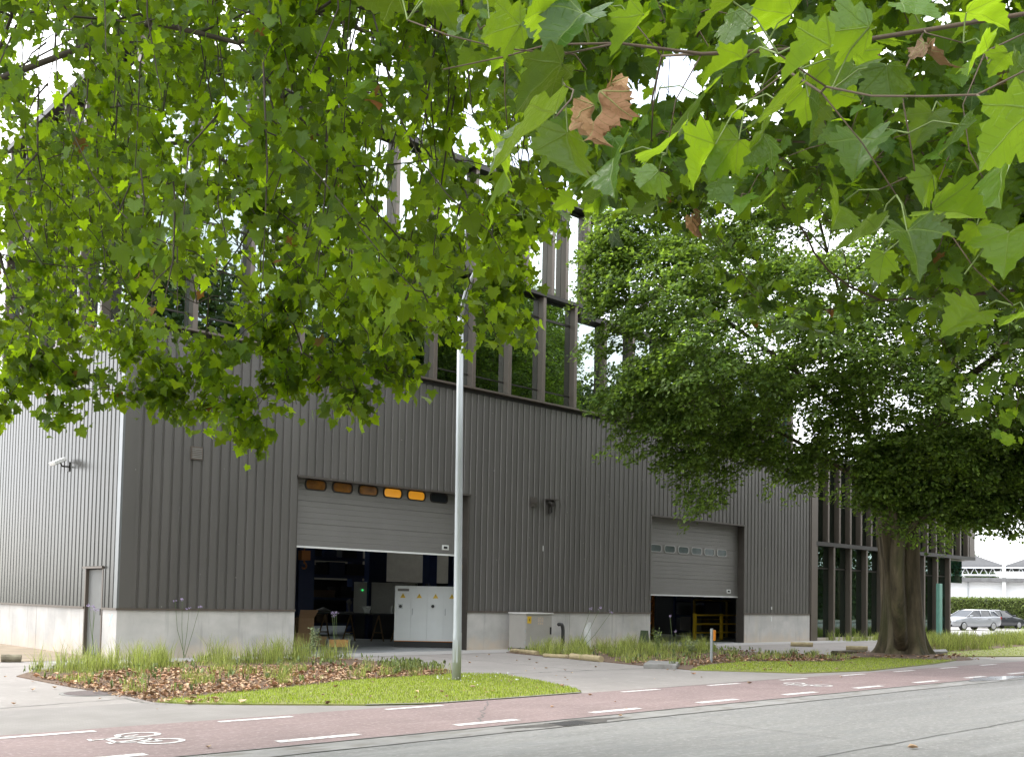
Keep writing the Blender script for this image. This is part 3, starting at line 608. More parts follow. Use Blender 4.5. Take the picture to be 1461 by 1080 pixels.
m = MB(); m.box(.2, 15.5, .20, .2215, 10.86, 10.93); m.box(.20, .2215, .45, 9.3, 10.86, 10.93); m.box(.2, 15.5, .20, .2215, 8.46, 8.50)
m.build('transom', MT['fin_dark'], hall)
m = MB(); m.box(-.05, 16.75, -.06, .6, Z2-.06, Z2+.06); m.box(-.05, .6, .6, 9.4, Z2-.06, Z2+.06); m.build('floor_band', MT['fin_dark'], hall)
m = MB(); m.box(-.10, 16.9, -.10, .6, Z3, Z3+.17); m.box(-.10, .6, .6, 9.5, Z3, Z3+.17); m.build('roof_band', MT['fin_dark'], hall)
m = MB(); m.box(.6, 16.7, .6, 9.3, Z3+.02, Z3+.15); m.box(.6, 16.6, .6, 9.3, Z2-.05, Z2+.05); m.build('floor_slab', MT['trim'], hall)
m = MB(); m.box(.6, 15.4, 9.1, 9.3, Z1, Z2-.06); m.box(.6, 16.6, 9.1, 9.3, Z2+.06, Z3); m.box(6.9, 7.1, 3, 9.1, Z1, Z2-.06); m.box(9.9, 10.1, 4, 9.1, Z2+.06, Z3)
m.build('inner_wall', mat('office inner wall', (.16, .16, .15), rough=.8), hall)
MB().box(15.45, 15.48, .45, 9.1, Z1+.03, Z2-.08).build('window_pane', G_LOW, hall)
MB().box(16.60, 16.63, .45, 9.1, Z2+.08, Z3-.02).build('window_pane', G_UP, hall)
# projecting window box in the top row
m = MB(); m.box(13.10, 14.12, -.02, .21, 13.72, 13.84); f = m.build('box_window', MT['white'], hall)
# setback glazing further along the roof
fx = [16.87+1.52*k for k in range(9)]
for x in fx: MB().box(x-.068, x+.068, -.02, .22, Z1, Z2-.4).build('fin', MT['fin'], hall)
for a, b_ in zip([15.42]+fx, fx): pane(a+.02, b_-.02, .222, .245, Z1+.02, Z2-.42, G_LOW)
m = MB(); m.box(15.52, 29.3, -.05, 9, Z2-.4, Z2-.2); m.box(15.52, 29.2, 6.9, 7, Z1, Z2-.41); m.build('long_storey', MT['fin_dark'], hall)

# ---- what stands in the hall
m = MB(); m.box(.25, LX-.2, .03, 33.8, -.02, -.002); o = m.build('hall_floor', mat('smooth grey hall floor', (.26, .27, .28), rough=.5, var=.2, scale=.8), hall)
m = MB(); m.box(.3, 30, 16.0, 16.1, 2.3, 7.6); m.build('inner_wall', mat('beige inner wall panel', (.42, .37, .30), rough=.8), hall)
for x in (7.3, 11.4, 15.4, 19.5, 23.6, 27.7): MB().box(x-.22, x+.22, 12.6, 13.1, 0, 7.7).build('hall_column', MT['blue'], hall)
for px0, px1, yy_ in ((427, 449, 5.0), (527, 552, 7.5), (647, 668, 6.0)):
    a_, b_ = W(px0, 800, yy_)[0], W(px1, 800, yy_)[0]; MB().box(a_, b_, yy_, yy_+.3, 0, 7.7).build('hall_column', MT['blue'], hall)
def rack(x0, x1, y0, y1, levels, upm, lab, fill, seed, h=None, dens=.75):
    rr = random.Random(seed); h = h or levels[-1]+1.0
    t = empty('storage_rack', ((x0+x1)/2, y0, 0), lab, 'rack')
    ox = (x0+x1)/2; n = max(1, round((x1-x0)/2.7))
    for k in range(n+1):
        x = x0+(x1-x0)*k/n-ox
        for y in (0, y1-y0): MB().box(x-.05, x+.05, y-.05, y+.05, 0, h).build('upright', upm, t)
    m = MB()
    for z in levels:
        for y in (0, y1-y0): m.box(x0-ox, x1-ox, y-.03, y+.03, z-.11, z)
        m.box(x0-ox, x1-ox, .03, y1-y0-.03, z-.06, z-.02)
    m.build('shelf', upm, t); j = 0
    for z in levels:
        x = x0-ox+.2
        while x < x1-ox-.7:
            wd = rr.uniform(.5, 1.1); hh = rr.uniform(.25, .7)
            if rr.random() < dens:
                q = MB(); q.box(x, x+wd, .1, y1-y0-.15, z+.003, z+hh); q.box(x-.015, x+wd+.015, .085, y1-y0-.135, z+hh-.07, z+hh-.02)
                g = q.build('storage_box', fill[rr.randrange(len(fill))], None, loc=(ox, y0, 0)); tag(g, 'storage box on a dark rack inside the hall', 'box', 'boxes on the hall racks')
            x += wd+rr.uniform(.06, .3)
    return t
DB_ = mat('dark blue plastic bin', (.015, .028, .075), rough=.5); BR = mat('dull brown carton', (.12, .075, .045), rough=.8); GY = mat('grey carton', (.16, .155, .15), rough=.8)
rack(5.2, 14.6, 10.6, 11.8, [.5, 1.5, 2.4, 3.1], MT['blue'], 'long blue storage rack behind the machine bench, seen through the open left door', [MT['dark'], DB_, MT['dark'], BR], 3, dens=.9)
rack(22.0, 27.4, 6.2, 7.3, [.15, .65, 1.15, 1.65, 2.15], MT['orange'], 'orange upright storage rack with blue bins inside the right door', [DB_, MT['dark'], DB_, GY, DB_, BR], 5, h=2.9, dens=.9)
rack(28.0, 30.2, 4.4, 5.4, [.3, 1.0, 1.7], MT['blue'], 'small rack at the right end behind the yellow railing', [MT['dark'], BR, GY], 8)
# four door switch cabinet, turned a little to the left
A = G(561.5, 922.5); Bq = G(643, 924); ang = math.atan2(Bq[1]-A[1], Bq[0]-A[0])
t = empty('switch_cabinet', (A[0], A[1], 0), 'white four door switch cabinet with yellow warning triangles standing in the open left door', 'cabinet', rotz=ang)
CW = mat('light grey cabinet paint', (.60, .62, .62), rough=.45, var=.04)
LWD = 2.06; m = MB(); m.box(0, LWD, .02, .75, .2, 1.93); m.build('body', CW, t)
MB().box(.01, LWD-.01, .03, .74, 0, .185).build('base', MT['black'], t); MB().box(-.003, LWD+.003, .012, .75, .185, .2).build('base_line', MT['orange'], t)
warn = MT['yellow']
for k in range(4):
    x0, x1 = k*LWD/4+.004, (k+1)*LWD/4-.004
    d = MB().box(x0, x1, 0, .02, .205, 1.92).build('cabinet_door', CW, t)
    cx = (x0+x1)/2
    MB().prism([(cx-.085, 1.55), (cx+.085, 1.55), (cx, 1.70)], -.004, -.001, 'y').build('warning_triangle', warn, d)
    m = MB(); m.prism([(cx-.012, 1.60), (cx+.016, 1.625), (cx+.004, 1.63), (cx+.016, 1.67), (cx-.014, 1.64), (cx, 1.635)], -.006, -.0045, 'y'); m.build('bolt_mark', MT['black'], d)
    if k in (1, 3): MB().tube([(x0+.05, -.03, 1.02), (x0+.05, -.03, 1.22)], .012, 6).build('handle', MT['steel'], d)
    if k == 0:
        MB().box(cx-.17, cx+.19, -.003, -.001, 1.76, 1.84).build('name_plate', GY, d)
        MB().box(cx-.14, cx-.0, -.015, -.001, 1.2, 1.36).build('switch_plate', MT['steel'], d); MB().tube([(cx-.07, -.05, 1.28), (cx-.07, -.015, 1.28)], .05, 10).build('switch', MT['black'], d)
    if k == 2: MB().tube([(cx-.08, -.05, 1.3), (cx-.08, -.001, 1.3)], .05, 10).build('switch', MT['black'], d)
m = MB()
for x in (.95, 1.0, 1.08): m.tube([(x, .3, 1.931), (x, .3, 2.02)], .02, 6)
m.build('cable_gland', MT['black'], t)
# grey control cabinet and bench behind
q = D(503, 912, 37.5); t = empty('control_cabinet', (q[0], q[1], 0), 'dim grey control cabinet behind the white one, with a green lamp', 'cabinet', rotz=ang)
m = MB(); m.box(0, 2.3, 0, .7, .9, 2.1); m.build('body', mat('dim grey enclosure', (.60, .585, .55), rough=.6), t)
MB().box(.05, 2.2, .05, .65, 0, .9).build('base', MT['dark'], t)
gl = bpy.data.materials.new('green lamp'); gl.use_nodes = True; gl.node_tree.nodes['Principled BSDF'].inputs['Emission Color'].default_value = (.02, .8, .15, 1); gl.node_tree.nodes['Principled BSDF'].inputs['Emission Strength'].default_value = .35
MB().tube([(.32, -.03, 1.80), (.32, -.001, 1.80)], .035, 8).build('signal_lamp', gl, t)
q = D(440, 912, 35.5); t = empty('workbench', (q[0], q[1], 0), 'dark trestle workbench cluttered with tools inside the left door', 'bench', rotz=ang)
m = MB(); m.box(0, 3.4, 0, .8, .92, .98); m.build('bench_top', MT['dark'], t)
TR = mat('raw timber trestle', (.20, .13, .07), rough=.8)
for x in (.5, 1.4, 2.4, 3.1):
    m = MB(); m.tube([(x-.22, .1, 0), (x, .4, .92)], .03, 5); m.tube([(x+.22, .1, 0), (x, .4, .92)], .03, 5); m.tube([(x-.16, .2, .3), (x+.16, .2, .3)], .02, 5); m.build('trestle', TR, t)
def clutter(x, nm, lab, fn, mt):
    m = MB(); fn(m); o = m.build(nm, mt); o.location = (q[0]+x*math.cos(ang), q[1]+x*math.sin(ang), .98); o.rotation_euler = (0, 0, ang); tag(o, lab, 'tool'); return o
clutter(.45, 'cloth_bundle', 'pale cloth bundle at the left of the workbench', lambda m: m.tube([(-.25, .3, .05), (0, .3, .09), (.25, .3, .04)], [.04, .09, .03], 8), GY)
clutter(1.35, 'drill_stand', 'pale headed drill stand on the workbench', lambda m: (m.box(-.15, .15, .2, .5, 0, .04), m.tube([(0, .4, .04), (0, .4, .5)], .03, 8), m.tube([(0, .38, .36), (0, .1, .40)], [.09, .07], 10), m.tube([(0, .15, .38), (0, .15, .15)], .03, 8)), GY)
clutter(2.0, 'bench_vice', 'bench vice in the middle of the workbench', lambda m: (m.box(-.1, .1, .1, .5, 0, .12), m.box(-.14, .14, .1, .2, .12, .25), m.box(-.14, .14, .32, .42, .12, .25), m.tube([(0, -.05, .17), (0, .1, .17)], .02, 6)), MT['steel'])
clutter(2.9, 'spray_bottle', 'white spray bottle at the right of the workbench', lambda m: m.tube([(0, .2, 0), (0, .2, .2), (0, .2, .24), (0, .2, .3)], [.05, .05, .02, .03], 8), MT['white'])
# crane hook under the raised door, left
hk = D(434, 800, 31.5); t = empty('crane_hook', (hk[0], hk[1], hk[2]), 'orange crane hook block hanging at the left of the open door', 'hook')
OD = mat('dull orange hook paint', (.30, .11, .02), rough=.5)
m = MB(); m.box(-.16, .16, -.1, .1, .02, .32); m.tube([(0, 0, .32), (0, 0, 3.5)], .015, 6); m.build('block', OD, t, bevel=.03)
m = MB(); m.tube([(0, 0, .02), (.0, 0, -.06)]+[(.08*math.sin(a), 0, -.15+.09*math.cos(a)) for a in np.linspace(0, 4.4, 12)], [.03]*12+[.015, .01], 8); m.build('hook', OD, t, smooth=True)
m = MB(); m.box(1, 15, 4.4, 4.9, 6.5, 7.1); tag(m.build('crane_girder', MT['orange']), 'orange overhead crane girder high inside the hall', 'crane')
# yellow machine and cartons by the left jamb
q0 = D(428, 850, 33); m = MB()
m.tube([(0, 0, 0), (0, 0, .6), (.25, 0, .95), (.1, 0, 1.25)], [.16, .12, .10, .06], 8); m.tube([(.1, 0, 1.25), (.4, 0, 1.2)], [.06, .03], 8); m.tube([(.2, 0, .9), (.38, 0, .7)], [.06, .04], 8)
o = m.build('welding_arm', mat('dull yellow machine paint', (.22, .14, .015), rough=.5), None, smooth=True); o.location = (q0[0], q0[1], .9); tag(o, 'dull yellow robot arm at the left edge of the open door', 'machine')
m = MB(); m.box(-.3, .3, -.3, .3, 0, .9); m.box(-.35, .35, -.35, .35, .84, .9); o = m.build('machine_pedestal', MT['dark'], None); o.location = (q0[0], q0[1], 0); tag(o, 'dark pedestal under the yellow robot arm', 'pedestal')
def carton(px, py, depth, w_, d_, h_, z, lab, rz, flap=False):
    p = D(px, py, depth); m = MB(); m.box(-w_/2, w_/2, -d_/2, d_/2, 0, h_); m.box(-w_/2-.004, w_/2+.004, -.03, .03, h_*.55, h_+.004)
    if flap: m.face([(-w_/2, -d_/2, h_), (w_/2, -d_/2, h_), (w_/2+.05, -d_/2-.2, h_+.25), (-w_/2-.03, -d_/2-.18, h_+.25)])
    o = m.build('carton', MT['card']); o.location = (p[0], p[1], z); o.rotation_euler = (0, 0, rz); return tag(o, lab, 'box')
carton(432, 912, 31.2, .55, .5, .42, 0, 'large brown carton on the hall floor by the left jamb', -.3); carton(433, 895, 31.2, .5, .42, .45, .425, 'smaller carton stacked on the large one by the left jamb', -.15, True)
carton(452, 913, 31.6, .5, .5, .3, 0, 'low open carton beside the planks crate', -.3)
q = D(482, 914, 29.6); t = empty('wooden_crate', (q[0], q[1], 0), 'low orange wooden crate with pale corner posts at the door sill', 'crate', rotz=-.45)
WO = mat('orange pine boards', (.55, .30, .10), rough=.7, var=.2, scale=4)
m = MB()
for z in (.10, .20): m.box(-.28, .28, -.2, -.17, z, z+.09); m.box(-.28, .28, .17, .2, z, z+.09); m.box(-.28, -.25, -.17, .17, z, z+.09); m.box(.25, .28, -.17, .17, z, z+.09)
m.box(-.25, .25, -.17, .17, .08, .10); m.build('boards', WO, t)
for x in (-.3, .3):
    for y in (-.19, .19): MB().box(x-.025, x+.025, y-.025, y+.025, 0, .31).build('post', GY, t)
# yellow railing inside the right door
q = W(991, 915, 2.2); t = empty('safety_railing', (q[0], q[1], 0), 'yellow tubular safety railing inside the right door', 'railing')
for x in (0, 1.9, 3.5): MB().box(x-.06, x+.06, -.05, .05, 0, 1.12).build('post', MT['yellow'], t)
for z in (.32, .68, 1.06): MB().tube([(.06, 0, z), (4.6, 0, z)], .035, 8).build('rail', MT['yellow'], t)
q = W(990, 915, 4.0); t = empty('machine_guard', (q[0], q[1], 0), 'tall dim yellow guard frame behind the railing', 'guard')
DY = mat('shaded yellow frame', (.30, .20, .02), rough=.5)  # darker yellow: the hall's shade is put into the colour
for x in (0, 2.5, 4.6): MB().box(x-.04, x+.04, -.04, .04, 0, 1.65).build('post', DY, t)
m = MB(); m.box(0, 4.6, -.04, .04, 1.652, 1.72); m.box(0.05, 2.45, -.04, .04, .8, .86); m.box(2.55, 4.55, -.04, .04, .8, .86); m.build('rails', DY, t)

# ------------------------------------------------------------------ office wing on the right
wing = empty('office_wing', (39, 0, 0), 'two storey office wing of dark bronze fins and green glass behind the beech trunk', 'office')
def wbox(n, b, m_, bev=0): 
    o = MB().box(b[0]-39, b[1]-39, *b[2:]).build(n, m_, wing, bevel=bev); return o
wbox('corner_post', (30.60, 31.0, -.06, .4, 0, 8.3), MT['fin'])
fl = [31.05+1.52*k for k in range(10)]; G_W = glass_mat('dark green wing glass', (.10, .20, .17), .22, top=.55, gcol=(.62, .80, .75))
for x in fl: wbox('fin', (x+.0, x+.15, -.02, .24, 0, 4.22), MT['fin'], .008)
for a, b_ in zip(fl, fl[1:]): wbox('window_pane', (a+.15, b_+.02, .242, .265, .12, 4.2), G_W)
wbox('transom', (31.0, 44.8, .21, .2415, 3.2, 3.27), MT['fin_dark']); wbox('sill', (31.0, 44.8, .2, .5, -.01, .12), MT['plinth'])
wbox('floor_band', (31.0, 48.0, -.05, .5, 4.22, 4.40), MT['fin_dark'])
fu = [31.05+1.0*k for k in range(17)]
for x in fu: wbox('fin', (x+.0, x+.15, -.02, .24, 4.40, 8.1), MT['fin'], .008)
for a, b_ in zip(fu, fu[1:]): wbox('window_pane', (a+.15, b_+.02, .242, .265, 4.42, 8.08), G_W)
wbox('corner_post', (47.3, 48.0, -.02, .5, 4.4, 8.1), MT['fin'])
wbox('roof_band', (30.6, 48.1, -.1, .6, 8.1, 8.34), MT['fin_dark'])
wbox('roof', (30.6, 48, .6, 16, 8.1, 8.3), MT['trim'])
wbox('floor_slab', (30.6, 48, .5, 16, 4.2, 4.38), MT['plinth'])
wbox('end_wall', (47.85, 48, .5, 16, 4.38, 8.1), MT['fin_dark']); wbox('end_wall', (44.75, 44.85, .45, 16, 0, 4.2), MT['fin_dark'])
wbox('inner_wall', (31, 44.7, 6, 6.2, 0, 4.2), GY); wbox('inner_wall', (31, 47.8, 6, 6.2, 4.38, 8.1), GY); wbox('inner_wall', (36.5, 36.7, 1.5, 6, 0, 4.2), GY)
g = wbox('glass_screen', (44.95, 47.75, .6, .66, 2.95, 4.18), G_W)
MB().box(44.9-39, 45.12-39, .55, .7, 2.95, 4.18).build('frame', MT['steel'], g)
q = W(1340, 908, -1.4); m = MB(); m.box(-.16, .16, -.09, .09, 0, 2.75)
t = empty('totem_sign', (q[0], q[1], 0), 'slim turquoise totem post standing before the office wing', 'totem'); m.build('panel', mat('pale turquoise panel', (.15, .34, .28), rough=.45), t, bevel=.01)
MB().box(-.2, .2, -.14, .14, -.02, .05).build('foot', MT['steel'], t)
# ------------------------------------------------------------------ street furniture
p = G(651, 971)
lamp = empty('street_lamp', (p[0], p[1], 0), 'tall pale grey street lamp post with bent top, standing in the small lawn', 'street lamp')
LP = mat('pale galvanised lamp post', (.37, .395, .41), rough=.42, metal=.3, var=.12, scale=5, stretch=(1, 1, .15))
top = D(657, 452, 19.3)-p; a1 = D(667, 409, 19.2)-p; a2 = D(680, 384, 19.0)-p; a3 = D(700, 372, 18.8)-p
m = MB(); m.tube([(0, 0, -.02), (0, 0, .9), (0, 0, .92), (top[0]*.5, top[1]*.5, top[2]*.6), tuple(top)], [.088, .086, .080, .070, .058], 16)
m.build('pole', LP, lamp, smooth=True)
MB().tube([tuple(top), tuple(top*.5+a1*.5+np.array([.0, .0, .03])), tuple(a1), tuple(a2), tuple(a3)], [.052, .045, .04, .036, .034], 10).build('arm', LP, lamp, smooth=True)
e = (a3-a2)/np.linalg.norm(a3-a2); h = a3+e*.35
m = MB(); m.tube([tuple(a3-e*.02), tuple(a3+e*.08), tuple(a3+e*.3), tuple(a3+e*.55), tuple(a3+e*.62)], [.05, .10, .13, .11, .03], 12); hd = m.build('lamp_head', mat('light grey luminaire', (.5, .5, .5), rough=.4), lamp, smooth=True)
m = MB(); m.tube([tuple(a3+e*.12-np.array([0, 0, .07])), tuple(a3+e*.3-np.array([0, 0, .10])), tuple(a3+e*.5-np.array([0, 0, .07]))], [.05, .08, .05], 10); m.build('glass_bowl', P_GREY, hd, smooth=True)
v = CAM-p; v = v/np.linalg.norm(v[:2]); an = math.atan2(v[1], v[0])+.62
zz = D(655, 812, 19.3)[2]; m = MB()
for i, (a_, b_) in enumerate(((an-.35, an-.02), (an, an+.35))):
    r = .078; q = [(r*math.cos(a_), r*math.sin(a_), zz-.09), (r*math.cos(b_), r*math.sin(b_), zz-.09), (r*math.cos(b_), r*math.sin(b_), zz+.09), (r*math.cos(a_), r*math.sin(a_), zz+.09)]; m.face(q)
m.build('number_label', MT['yellow'], lamp)
m = MB(); m.box(.0795, .084, -.05, .05, .35, .78); hb = m.build('hatch', LP, lamp); hb.rotation_euler = (0, 0, an-1.0)

# electricity cabinet on the plinth
cab = empty('electric_cabinet', (12.72, -.8, 0), 'beige grey electricity cabinet with yellow warning label against the plinth', 'electric cabinet')
CB = mat('beige grey cabinet', (.34, .325, .30), rough=.45, var=.08, scale=2)
w2 = .57; m = MB(); m.box(-w2, w2, -.32, .42, .07, 1.12); m.build('body', CB, cab, bevel=.006)
MB().box(-w2-.03, w2+.03, -.37, .45, 1.122, 1.165).build('lid', mat('pale cabinet lid', (.58, .57, .55), rough=.5), cab, bevel=.008)
MB().box(-w2+.03, w2-.03, -.30, .4, -.02, .069).build('base', MT['dark'], cab)
d = MB().box(-w2+.02, w2-.02, -.335, -.321, .10, 1.10).build('door', CB, cab, bevel=.003)
MB().box(w2-.10, w2-.055, -.365, -.336, .50, .72).build('handle', MT['black'], d)
l = MB().box(-w2+.05, -w2+.22, -.339, -.3355, .84, 1.06).build('warning_label', MT['yellow'], d)
MB().prism([(-w2+.14, .89), (-w2+.165, .95), (-w2+.15, .955), (-w2+.16, 1.02), (-w2+.12, .95), (-w2+.135, .945)], -.342, -.3395, 'y').build('bolt_mark', MT['black'], l)
m = MB()
for k in range(9): m.box(-.06+.085*(k % 3), .0+.085*(k % 3), -.338, -.3355, .80+.085*(k//3), .86+.085*(k//3)+.01*(k % 2))
m.build('torn_sticker', mat('torn sticker', (.55, .45, .36), rough=.8, var=.4, scale=20), d)
for z in (.25, .6, .95): MB().tube([(-w2-.01, -.31, z-.05), (-w2-.01, -.31, z+.05)], .016, 6).build('hinge', MT['steel'], cab)
# bent vent pipe, white post, wedge
q = W(803, 920, -.4); m = MB(); zt = .78
m.tube([(0, 0, -.05), (0, 0, zt-.2), (-.02, -.0, zt-.08), (-.09, -.02, zt), (-.20, -.04, zt+.01), (-.27, -.05, zt)], [.06]*6, 12)
o = m.build('vent_pipe', mat('dark grey plastic pipe', (.045, .045, .045), rough=.5), smooth=True); o.location = (q[0], q[1], 0); tag(o, 'dark bent vent pipe rising beside the electricity cabinet', 'pipe')
q = W(838, 920, -.5); m = MB(); m.prism([(-.09, -.05), (.09, -.05), (.09, .62), (-.09, .86)], -.07, .07, 'x')
o = m.build('marker_post', MT['white'], bevel=.01); o.location = (q[0], q[1], 0); tag(o, 'short white post with slanted top before the plinth', 'post')
q = W(919, 915, -.3); m = MB(); m.prism([(-.16, 0), (.16, 0), (.05, .55), (-.03, .55)], -.14, .14, 'y')
o = m.build('kerb_guard', mat('mossy dark guard stone', (.05, .07, .035), rough=.9)); o.location = (q[0], q[1], 0); tag(o, 'dark mossy wedge guard stone left of the right roller door', 'stone')
p = G(1015, 945); t = empty('marker_stake', (p[0], p[1], 0), 'thin white marker stake with orange yellow clip in the bed', 'stake')
MB().box(-.034, .034, -.025, .025, -.05, .90).build('post', LP, t, bevel=.005); MB().box(.035, .12, -.05, .04, .58, .86).build('clip', MT['orange'], t, bevel=.01)
def log(pa, pb, r, lab, z=.0, mt=None, nm='timber_edging', cat='timber'):
    a, b_ = G(*pa), G(*pb); m = MB(); n = 7
    P = [(a[0]+(b_[0]-a[0])*k/(n-1), a[1]+(b_[1]-a[1])*k/(n-1), z+r*.72+random.uniform(-.006, .006)) for k in range(n)]
    m.tube(P, [r*random.uniform(.94, 1.04) for _ in range(n)], 10); return tag(m.build(nm, mt or MT['wood'], None, smooth=False), lab, cat)
log((730, 930), (767, 934), .07, 'round timber edging log in front of the electricity cabinet'); log((776, 936.5), (811, 938.5), .055, 'thin sunken timber edging log between two thicker logs'); log((815, 939), (858, 943.5), .085, 'thick timber edging log before the white slanted post')
log((1128, 921), (1160, 922), .09, 'timber edging log before the far plinth end'); log((1207, 926.5), (1238, 927.5), .09, 'timber edging log left of the beech roots'); log((1188, 934.5), (1234, 934), .09, 'dark timber edging log nearest the beech trunk', mt=MT['bark'])
log((2, 943.5), (30, 943.5), .09, 'grey driftwood log lying on the sandy ground', mt=MT['bark_plane'])
def block(poly, z, nm, lab, cat, mt): return tag(MB().prism([tuple(G(*q)[:2]) for q in poly], -.02, z).build(nm, mt, bevel=.02), lab, cat)
block([(918, 952), (965, 954), (970, 949.5), (926, 947)], .10, 'kerb_stone', 'broken concrete kerb slab at the corner of the right bed', 'kerb', MT['gutter'])
block([(1322, 934), (1352, 933), (1350, 929.5), (1324, 930.5)], .10, 'kerb_stone', 'grey kerb stone right of the beech roots', 'kerb', MT['gutter'])
# covers and puddle
p = G(130, 988); t = empty('manhole_cover', (p[0], p[1], 0), 'round dark manhole cover in the left paving', 'manhole cover')
MB().tube([(0, 0, -.02), (0, 0, -.004)], .46, 28).build('rim', MT['gutter'], t)
MB().tube([(0, 0, -.004), (0, 0, .002)], .39, 28).build('lid', mat('rusty cast iron', (.13, .10, .095), rough=.7, var=.4, scale=14, bump=.6, bscale=30), t)
p = G(815, 1031); t = empty('drain_grate', (p[0], p[1], 0), 'dark iron drain grate in the gutter', 'drain')
MB().box(-.3, .3, -.19, .19, -.03, -.002).build('frame', MT['trim'], t); m = MB()
for k in range(8): m.box(-.26+k*.07, -.22+k*.07, -.15, .15, -.0015, .001)
m.build('bar', MT['dark'], t)
m = MB(); c = G(820, 1031); m.face([(c[0]+1.0*math.cos(a)*(1+.25*math.sin(3*a)), -14.45+.17*math.sin(a)*(1+.3*math.cos(5*a)), -.001) for a in np.linspace(0, 2*np.pi, 30)[:-1]])
m.build('damp_patch', mat('damp gutter dirt', (.10, .09, .08), rough=.6, var=.4, scale=8))['kind'] = 'structure'
WATER = mat('still rain water', (.05, .05, .05), rough=.03, spec=1.0); m = MB()
rr = random.Random(4); m.face([(G(1425, 967)[0]+1.5*math.cos(a)*rr.uniform(.8, 1.15), -14.25+.30*math.sin(a)*rr.uniform(.7, 1.15), .0035) for a in np.linspace(0, 2*np.pi, 36)[:-1]])
m.build('puddle', WATER)['kind'] = 'structure'
# tall purple flowered verbena before the plinths
ST = mat('verbena stem', (.10, .15, .05), rough=.7); FLW = mat('lilac verbena flower', (.36, .29, .46), rough=.7, var=.3, scale=40)
def verbena(px, py, depth, heads, lab, sd):
    rr = random.Random(sd); q = D(px, py, depth); t = empty('verbena', (q[0], q[1], 0), lab, 'flower', 'tall verbena flowers')
    for (hx, hy) in heads:
        hd = D(hx, hy, depth)-np.array([q[0], q[1], 0]); mid = hd*.5+np.array([rr.uniform(-.05, .05), rr.uniform(-.05, .05), 0])
        MB().tube([(rr.uniform(-.05, .05), rr.uniform(-.05, .05), 0), tuple(mid), tuple(hd)], [.008, .006, .004], 5).build('stem', ST, t)
        m = MB()
        for k in range(9):
            c = hd+np.array([rr.gauss(0, .03), rr.gauss(0, .03), rr.gauss(0, .018)]); m.tube([tuple(c-np.array([0, 0, .012])), tuple(c), tuple(c+np.array([0, 0, .014]))], [.004, .013, .004], 6)
        m.build('flower_head', FLW, t)
verbena(262, 935, 24.5, [(250, 857), (260, 855.5), (270, 868), (285, 865)], 'tall verbena with four lilac heads near the hall corner', 1)
verbena(340, 930, 26, [(343, 861), (346, 858), (335, 872)], 'tall verbena between the corner and the left door', 2)
verbena(406, 928, 27, [(406, 862.5), (401, 876)], 'thin verbena just left of the open door', 3)
verbena(478, 925, 27.5, [(474, 874.5), (480, 873.5), (477.5, 878)], 'verbena standing in front of the open left door', 4)
verbena(135, 942, 22.5, [(126, 864), (134, 866), (136, 870)], 'faint verbena in front of the side door', 5)
verbena(820, 930, 28, [(843, 868), (856, 867), (872, 873)], 'verbena with leaning stems before the middle plinth', 6)
verbena(960, 925, 28.5, [(956, 879), (964, 900)], 'leaning verbena before the right roller door', 7)

# pale goosefoot weed before the door and dark bushes at the right door
def herb(px, py, depth, h, n, mt, lab, name, cat, sd, spread=.18):
    rg = np.random.default_rng(sd); q = D(px, py, depth); t = empty(name, (q[0], q[1], 0), lab, cat); V = []; m = MB()
    for k in range(n):
        a = rg.uniform(0, 6.28); l = h*rg.uniform(.6, 1.0); tip = np.array([math.cos(a)*spread*rg.uniform(.3, 1), math.sin(a)*spread*rg.uniform(.3, 1), l]); m.tube([(0, 0, 0), tuple(tip*.5+np.array([0, 0, .05])), tuple(tip)], [.007, .005, .003], 4)
        for j in range(26):
            c = tip*(.25+.75*j/26)+rg.normal(0, .022, 3); V.append(c)
    m.build('stem', ST, t); V = np.array(V); nn = len(V); d = rg.normal(0, 1, (nn, 3)); d /= np.linalg.norm(d, axis=1)[:, None]; e_ = np.cross(d, rg.normal(0, 1, (nn, 3))); e_ /= np.linalg.norm(e_, axis=1)[:, None]; s = rg.uniform(.025, .05, (nn, 1))
    P = np.stack([V, V+d*s+e_*s*.4, V+d*s*2, V+d*s-e_*s*.4], 1).reshape(-1, 3); fast_mesh('foliage', P, np.arange(nn*4).reshape(-1, 4), mt, t); return t
PALE = leaf_mat('pale grey green leaf', (.20, .26, .12), (.32, .34, .20), (.26, .32, .12), trans=.3, rough=.7)
herb(447, 938, 26.5, .78, 9, PALE, 'pale flowering weed before the open left door', 'goosefoot_plant', 'plant', 1)
herb(437, 938, 26.0, .50, 7, PALE, 'lower pale weed beside the flowering one', 'goosefoot_plant', 'plant', 2)
herb(938, 925, 29.5, .85, 8, MT['weed'], 'dark leafy weed at the left jamb of the right door', 'jamb_weed', 'plant', 3)
herb(985, 926, 29.5, .60, 7, PALE, 'grey green weed before the right roller door', 'sill_weed', 'plant', 4)

